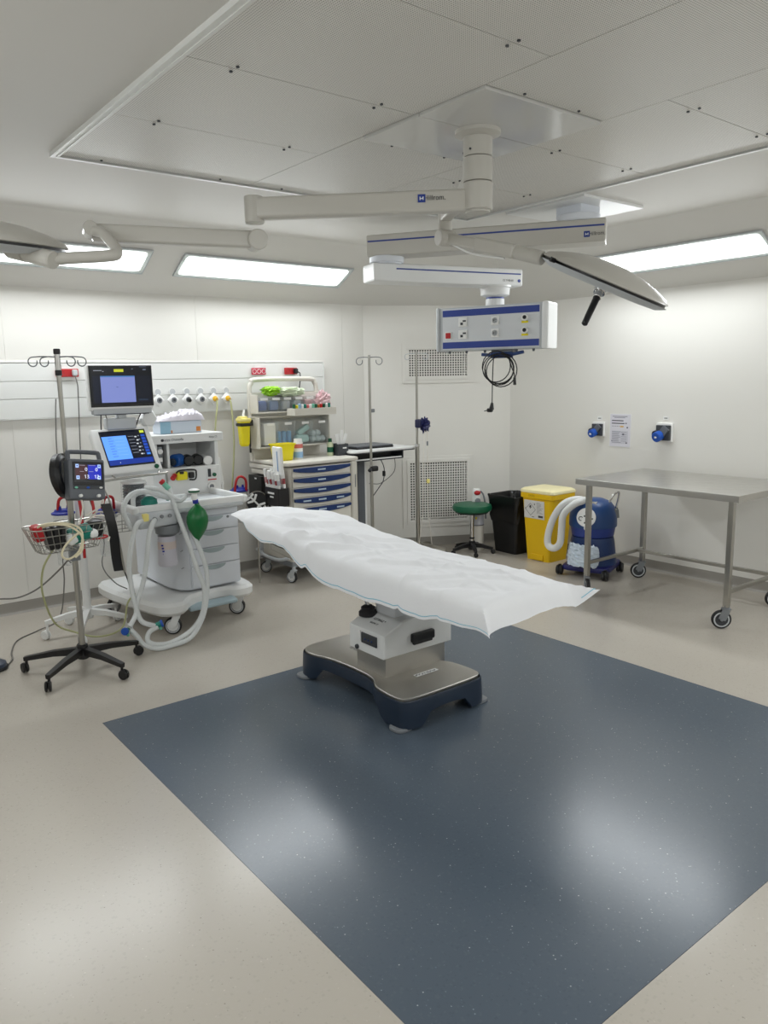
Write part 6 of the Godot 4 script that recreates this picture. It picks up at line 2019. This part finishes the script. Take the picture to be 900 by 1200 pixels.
func laptop_trolley() -> void:
	var o := V(4.22, 0, -5.62)
	var t := thing("laptop_trolley", "laptop trolley with white tray and dark grey column beside the cream cart", "trolley", o)
	var s := S.new()
	s.rbox(V(0.06, 1.025, 0.02), V(0.74, 0.022, 0.42), 0.008, Basis.IDENTITY, 2, 0.05)
	part(t, "table_top", s, M.white)
	s = S.new()
	s.rbox(V(0.06, 1.012, 0.02), V(0.735, 0.012, 0.415), 0.004, Basis.IDENTITY, 2, 0.05)
	part(t, "edge_band", s, M.dark_grey)
	s = S.new()
	s.rbox(V(0.0, 0.94, 0.03), V(0.56, 0.012, 0.34), 0.003); s.rbox(V(0.28, 0.975, 0.03), V(0.012, 0.075, 0.34), 0.003); s.rbox(V(-0.28, 0.975, 0.03), V(0.012, 0.075, 0.34), 0.003)
	part(t, "keyboard_tray", s, M.dark_grey)
	s = S.new()
	s.rbox(V(-0.02, 0.952, 0.205), V(0.55, 0.012, 0.012), 0.003)
	part(t, "tray_edge", s, M.white)
	s = S.new()
	s.rbox(V(-0.03, 0.97, 0.0), V(0.5, 0.05, 0.2), 0.004)
	part(t, "drawer", s, M.black)
	s = S.new()
	s.rbox(V(-0.075, 0.52, 0.0), V(0.085, 0.84, 0.06), 0.012)
	part(t, "column", s, M.mid_grey)
	s = S.new()
	s.rbox(V(-0.02, 0.52, -0.02), V(0.04, 0.84, 0.05), 0.006)
	part(t, "column_cover", s, M.white)
	s = S.new()
	for k in [-1.0, 1.0]: s.bar(V(-0.03 + k * 0.12, 0.09, -0.22), V(-0.03 + k * 0.17, 0.09, 0.12), 0.05, 0.035, 0.008)
	s.rbox(V(-0.05, 0.09, -0.0), V(0.32, 0.035, 0.08), 0.008)
	part(t, "foot_frame", s, M.mid_grey)
	for k in [-1.0, 1.0]:
		caster(t, V(-0.03 + k * 0.17, 0, 0.10), 0.032, 0.02, 0.5, 0.09, M.black, M.black, M.grey)
		caster(t, V(-0.03 + k * 0.12, 0, -0.22), 0.032, 0.02, 1.2, 0.09, M.black, M.black, M.grey)
	var l := thing("laptop", "closed dark grey laptop on the white trolley", "laptop", V(4.24, 1.0365, -5.64))
	s = S.new()
	s.rbox(V(0, 0.008, 0), V(0.42, 0.016, 0.29), 0.005)
	part(l, "base", s, M.black)
	s = S.new()
	s.rbox(V(0, 0.022, -0.002), V(0.42, 0.011, 0.285), 0.005)
	part(l, "lid", s, M.mid_grey)
	s = S.new()
	s.tube([V(4.29, 0.95, -5.50), V(4.33, 0.85, -5.49), V(4.32, 0.74, -5.49), V(4.28, 0.68, -5.50), V(4.22, 0.60, -5.52)], 0.004, 7, false, 5)
	single("cable", "black cord with a plug hanging under the laptop trolley", "cable", s, M.black)
	s = S.new()
	s.rbox(V(4.325, 0.80, -5.487), V(0.022, 0.05, 0.03), 0.008)
	part(get_child(get_child_count() - 1), "plug", s, M.black)
	s = S.new()
	s.tube([V(4.46, 0.95, -5.50), V(4.47, 0.86, -5.50), V(4.45, 0.80, -5.50), V(4.38, 0.75, -5.50), V(4.28, 0.71, -5.50), V(4.18, 0.72, -5.52)], 0.0035, 7, false, 5)
	single("cable", "grey cord looping from the tray end of the laptop trolley", "cable", s, M.cord)

func drip_stands() -> void:
	var a := thing("drip_stand", "slim steel drip stand with two hooks in front of the laptop trolley", "drip stand", V(3.955, 0, -5.19))
	star_base(a, 0.22, 0.11, 5, 0.5, M.tube_steel, 0.028, M.black)
	var s := S.new()
	s.cyl(V(0, 0.1, 0), V(0, 0.93, 0), 0.0145, -1.0, 16, 0.001)
	part(a, "outer_pole", s, M.tube_steel)
	s = S.new()
	s.cyl(V(0, 0.9, 0), V(0, 1.85, 0), 0.0105, -1.0, 16, 0.001)
	part(a, "inner_pole", s, M.tube_steel)
	hooks(a, 1.83, [[-0.92, 0.085], [-0.92 + PI, 0.085]], M.mid_grey, 0.03)
	s = S.new()
	s.rbox(V(0.02, 0.90, 0.015), V(0.07, 0.045, 0.04), 0.012); s.cyl(V(-0.02, 0.90, 0.02), V(-0.045, 0.885, 0.03), 0.016, -1.0, 12, 0.004)
	part(a, "clamp", s, M.black)
	s = S.new()
	s.rbox(V(0.025, 1.39, 0.0), V(0.035, 0.03, 0.02), 0.004)
	part(a, "cable_clip", s, M.grey)
	var b := thing("drip_stand", "steel drip stand with a blue clamp before the air grilles", "drip stand", V(4.62, 0, -5.36))
	star_base(b, 0.26, 0.11, 5, 0.4, M.tube_steel, 0.028, M.black)
	s = S.new()
	s.cyl(V(0, 0.1, 0), V(0, 1.05, 0), 0.019, -1.0, 18, 0.001)
	part(b, "outer_pole", s, M.tube_steel)
	s = S.new()
	s.cyl(V(0, 1.0, 0), V(0, 1.89, 0), 0.011, -1.0, 16, 0.001)
	part(b, "inner_pole", s, M.tube_steel)
	s = S.new()
	s.cyl(V(0, 1.03, 0), V(0, 1.06, 0), 0.023, -1.0, 16, 0.003)
	part(b, "pole_collar", s, M.chrome)
	hooks(b, 1.87, [[-0.88, 0.085], [-0.88 + PI, 0.085]], M.pale_grey, 0.025)
	var d := Basis(Vector3.UP, 0.65) * Vector3.RIGHT
	var c := thing("tube_clamp", "dark blue clamp with a drip tube on the stand before the air grilles", "clamp", V(4.65, 1.17, -5.345))
	s = S.new()
	s.rbox(V(-0.02, 0.075, 0.0), V(0.06, 0.08, 0.06), 0.014)
	part(c, "clamp_body", s, mat(rgb(30, 34, 70), 0.4))
	s = S.new()
	crumple(s, V(0.025, 0.065, 0.03), V(0.04, 0.055, 0.03), 14, 0.9)
	part(c, "blue_loop", s, mat(rgb(34, 38, 90), 0.4))
	s = S.new()
	s.tube([V(0.045, 0.16, 0.03), V(0.05, 0.05, 0.035), V(0.055, -0.2, 0.03), V(0.06, -0.44, 0.03), V(0.07, -0.75, 0.02), V(0.10, -0.98, 0.02), V(0.11, -1.12, 0.03)], 0.003, 6, false, 5)
	s.tube([V(0.02, 0.01, 0.035), V(0.0, -0.25, 0.035), V(-0.01, -0.7, 0.035), V(-0.05, -0.95, 0.04), V(-0.09, -1.1, 0.05)], 0.0028, 6, false, 5)
	part(c, "drip_tube", s, M.white_cord)
	s = S.new()
	s.cyl(V(0.055, -0.09, 0.03), V(0.055, -0.13, 0.03), 0.008, -1.0, 10, 0.002)
	part(c, "roller_clamp", s, M.grey)
	s = S.new()
	s.rbox(V(0.062, -0.46, 0.03), V(0.035, 0.04, 0.02), 0.008)
	part(c, "drip_chamber", s, M.yellow_lid)

func corner_things() -> void:
	# stool
	var t := thing("swivel_stool", "round green swivel stool beside the white gas cylinder", "stool", V(5.09, 0, -5.12))
	var s := S.new()
	s.lathe(Vector3.ZERO, [Vector2(0, 0.40), Vector2(0.15, 0.40), Vector2(0.18, 0.415), Vector2(0.188, 0.44), Vector2(0.18, 0.468), Vector2(0.15, 0.478), Vector2(0, 0.48)], 40)
	part(t, "seat", s, M.green)
	s = S.new()
	s.lathe(Vector3.ZERO, [Vector2(0, 0.392), Vector2(0.15, 0.392), Vector2(0.155, 0.40), Vector2(0, 0.402)], 32)
	part(t, "seat_pan", s, M.black)
	s = S.new()
	s.cyl(V(0, 0.09, 0), V(0, 0.395, 0), 0.02, -1.0, 18, 0.001)
	part(t, "post", s, M.chrome)
	s = S.new()
	s.cyl(V(0, 0.14, 0), V(0, 0.155, 0), 0.024, -1.0, 18, 0.002)
	part(t, "post_collar", s, M.black)
	star_base(t, 0.20, 0.085, 5, 0.35, M.black, 0.022, M.black)
	# gas cylinder
	var g := thing("gas_cylinder", "white gas cylinder with a red-topped valve behind the green stool", "gas cylinder", V(5.235, 0, -5.20))
	s = S.new()
	s.lathe(Vector3.ZERO, [Vector2(0, 0), Vector2(0.064, 0), Vector2(0.068, 0.01), Vector2(0.068, 0.40), Vector2(0.05, 0.45), Vector2(0.03, 0.465), Vector2(0, 0.465)], 28)
	part(g, "cylinder_body", s, M.cream)
	s = S.new()
	s.lathe(Vector3.ZERO, [Vector2(0.0685, 0.25), Vector2(0.0685, 0.36)], 28)
	var lb := part(g, "label_band", s, mat(rgb(196, 198, 206), 0.5))
	s = S.new()
	s.lathe(Vector3.ZERO, [Vector2(0.069, 0.245), Vector2(0.069, 0.252)], 28)
	part(lb, "dark_line", s, M.dark_grey)
	s = S.new()
	s.rbox(V(-0.055, 0.32, 0.045), V(0.014, 0.022, 0.014), 0.003)
	part(lb, "warning_mark", s, M.acid)
	s = S.new()
	s.rbox(V(-0.01, 0.53, 0.0), V(0.12, 0.13, 0.07), 0.012, Basis(Vector3.UP, 0.7))
	var vg := part(g, "valve_guard", s, M.label)
	s = S.new()
	s.ball(V(-0.035, 0.565, 0.04), V(0.034, 0.026, 0.03), 16, 10)
	part(vg, "red_knob", s, M.red)
	s = S.new()
	s.cyl(V(-0.02, 0.49, 0.03), V(-0.055, 0.49, 0.065), 0.026, -1.0, 18, 0.003)
	part(vg, "pressure_gauge", s, M.grey)
	s = S.new()
	s.tube([V(0.03, 0.58, -0.03), V(0.08, 0.54, 0.0), V(0.085, 0.42, 0.03), V(0.08, 0.30, 0.04)], 0.008, 8)
	part(g, "carry_strap", s, M.grey)
	# black bin with bag
	var b := thing("waste_bin", "black waste bin lined with a black bag beside the yellow bin", "bin", V(5.465, 0, -4.92))
	s = S.new()
	s.loft([s.rring(0.135, 0.14, 0.03, 0.0, 3), s.rring(0.165, 0.175, 0.04, 0.36, 3), s.rring(0.165, 0.175, 0.04, 0.37, 3)])
	part(b, "bin_body", s, mat(rgb(20, 20, 21), 0.5))
	var nz := FastNoiseLite.new()
	nz.seed = 8
	nz.frequency = 1.0
	s = S.new()
	var rings := []
	for e in [[0.30, 0.168, 0.178], [0.35, 0.176, 0.186], [0.42, 0.176, 0.188], [0.50, 0.182, 0.192], [0.545, 0.19, 0.20], [0.552, 0.182, 0.192], [0.53, 0.165, 0.175], [0.44, 0.15, 0.16], [0.30, 0.14, 0.15]]:
		var r := s.rring(e[1], e[2], 0.05, e[0], 9)
		for k in r.size():
			var w := nz.get_noise_2d(k * 0.9, e[0] * 14.0) * 0.011
			r[k] = V(r[k].x * (1.0 + w * 6.0), r[k].y + w * 0.9 * (1.0 if e[0] > 0.4 else 1.6), r[k].z * (1.0 + w * 6.0))
		rings.append(r)
	s.loft(rings)
	part(b, "bin_bag", s, M.bin_bag, Vector3.ZERO, Basis.IDENTITY, 50.0)
	# yellow clinical bin
	var y := thing("clinical_bin", "tall yellow clinical waste bin with hazard label", "bin", V(5.43, 0, -4.495))
	s = S.new()
	s.loft([s.rring(0.125, 0.13, 0.02, 0.0, 3), s.rring(0.128, 0.133, 0.025, 0.02, 3), s.rring(0.15, 0.178, 0.03, 0.57, 3), s.rring(0.152, 0.18, 0.03, 0.575, 3)])
	part(y, "bin_body", s, M.yellow)
	s = S.new()
	s.loft([s.rring(0.155, 0.184, 0.03, 0.57, 3), s.rring(0.164, 0.192, 0.03, 0.575, 3), s.rring(0.164, 0.192, 0.03, 0.615, 3), s.rring(0.158, 0.186, 0.03, 0.622, 3)])
	part(y, "rim", s, M.yellow)
	s = S.new()
	s.loft([s.rring(0.162, 0.19, 0.03, 0.618, 3), s.rring(0.168, 0.196, 0.03, 0.625, 3), s.rring(0.165, 0.192, 0.03, 0.645, 3), s.rring(0.145, 0.17, 0.03, 0.66, 3), s.rring(0.11, 0.13, 0.03, 0.664, 3)])
	part(y, "lid", s, mat(rgb(250, 240, 190), 0.4))
	s = S.new()
	s.rbox(V(-0.134, 0.035, 0), V(0.012, 0.05, 0.14), 0.004)
	part(y, "foot_notch", s, M.yellow)
	var tilt := Basis(Vector3.BACK, 0.0545)
	var him := pic(160, 120, rgb(222, 220, 216))
	for k in 40:
		for e in [[50 + k, 60 - 40 + k], [50 - k, 20 + k], [50 + k, 100 - k], [50 - k, 100 - k]]:
			him.fill_rect(Rect2i(clampi(e[0], 2, 156), e[1], 2, 2), rgb(60, 58, 56))
	him.fill_rect(Rect2i(44, 34, 12, 10), rgb(50, 48, 46)); him.fill_rect(Rect2i(40, 44, 20, 5), rgb(50, 48, 46)); him.fill_rect(Rect2i(47, 50, 6, 6), rgb(50, 48, 46)); him.fill_rect(Rect2i(80, 20, 6, 10), rgb(60, 58, 56)); him.fill_rect(Rect2i(8, 54, 6, 6), rgb(60, 58, 56))
	rng.seed = 30
	for k in 11: him.fill_rect(Rect2i(100, 12 + k * 7, 20 + rng.randi_range(0, 30), 2), rgb(120, 118, 116))
	him.fill_rect(Rect2i(112, 96, 36, 14), rgb(60, 58, 60)); him.fill_rect(Rect2i(60, 108, 20, 4), rgb(90, 88, 86))
	print_quad(y, "hazard_label", him, Vector2(0.235, 0.165), V(-0.149, 0.47, -0.03), face(V(-1, -0.04, 0)))
	words(y, "lettering", "DASRI", 0.02, mat(rgb(170, 140, 10), 0.5), V(-0.1645, 0.596, -0.05), face(V(-1, 0, 0)))
	# vacuum cleaner
	var v := thing("vacuum_cleaner", "blue wet vacuum cleaner on wheels behind the steel table leg", "vacuum cleaner", V(5.30, 0, -3.90))
	s = S.new()
	s.rbox(V(0, 0.075, 0), V(0.44, 0.05, 0.40), 0.02, Basis(Vector3.UP, 0.35), 2, 0.06)
	part(v, "wheel_base", s, mat(rgb(26, 30, 96), 0.4))
	for e in [V(-0.235, 0, -0.15), V(-0.14, 0, 0.235), V(0.20, 0, 0.14), V(0.12, 0, -0.22)]:
		s = S.new()
		for k in [-1.0, 1.0]: s.lathe(e + V(0, 0.042, 0) + V(0.4, 0, 0.9).normalized() * k * 0.014, [Vector2(0, -0.012), Vector2(0.036, -0.012), Vector2(0.042, 0), Vector2(0.036, 0.012), Vector2(0, 0.012)], 18, s.axis(Vector3.ZERO, V(0.4, 0, 0.9)))
		s.cyl(e + V(0, 0.06, 0), e + V(0, 0.09, 0), 0.012)
		part(v, "caster", s, M.black)
	s = S.new()
	s.lathe(Vector3.ZERO, [Vector2(0.0, 0.085), Vector2(0.195, 0.085), Vector2(0.20, 0.10), Vector2(0.18, 0.28), Vector2(0.17, 0.325), Vector2(0.0, 0.325)], 36)
	part(v, "drum", s, M.deep_blue)
	s = S.new()
	s.lathe(Vector3.ZERO, [Vector2(0.16, 0.325), Vector2(0.172, 0.335), Vector2(0.182, 0.40), Vector2(0.185, 0.415)], 36)
	part(v, "head_band", s, M.blue)
	s = S.new()
	s.lathe(Vector3.ZERO, [Vector2(0.0, 0.41), Vector2(0.192, 0.41), Vector2(0.196, 0.42), Vector2(0.194, 0.50), Vector2(0.175, 0.57), Vector2(0.14, 0.615), Vector2(0.08, 0.64), Vector2(0, 0.645)], 36)
	var hd := part(v, "motor_head", s, mat(rgb(36, 74, 132), 0.38))
	# a round control plate facing the room
	var fd := V(-0.88, 0.25, 0.42).normalized()
	var fb := face(fd)
	s = S.new()
	s.lathe(V(-0.17, 0.505, 0.06), [Vector2(0, 0.0), Vector2(0.075, 0.0), Vector2(0.078, 0.012), Vector2(0.07, 0.016), Vector2(0, 0.016)], 28, s.axis(Vector3.ZERO, fd))
	var cpn := part(hd, "control_plate", s, M.label)
	s = S.new()
	for e in [Vector2(0.0, 0.04), Vector2(0.03, 0.015), Vector2(-0.01, 0.01), Vector2(0.02, -0.02), Vector2(-0.005, -0.045), Vector2(0.045, -0.01), Vector2(0.03, 0.045)]:
		s.rbox(V(-0.17, 0.505, 0.06) + fd * 0.0165 + fb * V(e.x, e.y, 0), V(0.02, 0.012, 0.002), 0.0008, fb)
	part(cpn, "rocker_switch", s, M.ink)
	s = S.new()
	var arc := []
	for k in 10: arc.append(V(-0.17, 0.505, 0.06) + fd * 0.017 + fb * V(-0.042 + cos(0.6 + k * 0.5) * 0.016, -0.012 + sin(0.6 + k * 0.5) * 0.016, 0))
	s.tube(arc, 0.003, 6, false, 2)
	part(cpn, "turn_mark", s, M.ink)
	s = S.new()
	s.cyl(V(-0.178, 0.425, 0.075), V(-0.205, 0.425, 0.088), 0.022, -1.0, 20, 0.002)
	part(hd, "power_badge", s, M.label)
	s = S.new()
	s.cyl(V(-0.204, 0.425, 0.088), V(-0.208, 0.425, 0.0895), 0.009, -1.0, 14)
	part(hd, "power_dot", s, M.red)
	s = S.new()
	s.rbox(V(-0.10, 0.615, 0.03), V(0.05, 0.03, 0.14), 0.01, Basis(Vector3.UP, 0.3))
	part(v, "chrome_latch", s, M.chrome)
	s = S.new()
	s.tube([V(0.03, 0.60, 0.12), V(0.05, 0.68, 0.16), V(0.09, 0.70, 0.18), V(0.10, 0.64, 0.17), V(0.10, 0.56, 0.15)], 0.009, 10, false, 4)
	part(v, "rear_handle", s, M.chrome)
	s = S.new()
	var hb := face(V(-0.1, 0.15, 1.0))
	for e in [[V(0.08, 0.52, 0.175), V(0.05, 0.07, 0.006)], [V(0.06, 0.555, 0.17), V(0.014, 0.03, 0.006)], [V(0.10, 0.555, 0.165), V(0.014, 0.03, 0.006)]]: s.rbox(e[0], e[1], 0.003, hb)
	part(hd, "grey_emblem", s, M.grey)
	var hs := S.new()
	hs.tube([V(5.22, 0.625, -3.880), V(5.12, 0.645, -3.940), V(5.07, 0.60, -4.030), V(5.06, 0.48, -4.120), V(5.06, 0.33, -4.175), V(5.06, 0.235, -4.175), V(5.06, 0.215, -4.110), V(5.06, 0.27, -4.050), V(5.06, 0.40, -4.035), V(5.05, 0.52, -4.010), V(5.08, 0.61, -3.930), V(5.14, 0.64, -3.880)], 0.029, 14, false, 14, 0.03)
	single("vacuum_hose", "thick white corrugated hose looped over the blue vacuum cleaner", "hose", hs, M.white)
	var fz := FastNoiseLite.new()
	fz.seed = 6
	fz.frequency = 1.0
	s = S.new()
	s.sheet(22, 18, func(u: float, w: float) -> Vector3:
		var a := (-0.8 + 1.6 * u) * (0.72 + 0.28 * sqrt(maxf(0.0, 1.0 - pow(absf(2.0 * w - 0.9), 3.0))))
		var rr := 0.215 + 0.045 * sin(PI * u) * (1.0 - w * 0.5) + fz.get_noise_2d(u * 9.0, w * 9.0) * 0.022
		return V(5.30 - cos(a) * rr * 1.02, 0.10 + 0.19 * w + 0.02 * fz.get_noise_2d(u * 7.0 + 9.0, w * 3.0), -3.90 + 0.03 - sin(a) * rr))
	single("plastic_bag", "crumpled pale blue plastic pack wrapped round the vacuum drum", "bag", s, mat(rgb(214, 226, 238), 0.3))

func build_things() -> void:
	operating_table()
	steel_table()
	surgical_light()
	supply_unit()
	tourniquet_stand()
	suction_trolley()
	anaesthesia_machine()
	monitor_pair()
	wall_fittings()
	drug_cart()
	laptop_trolley()
	drip_stands()
	corner_things()
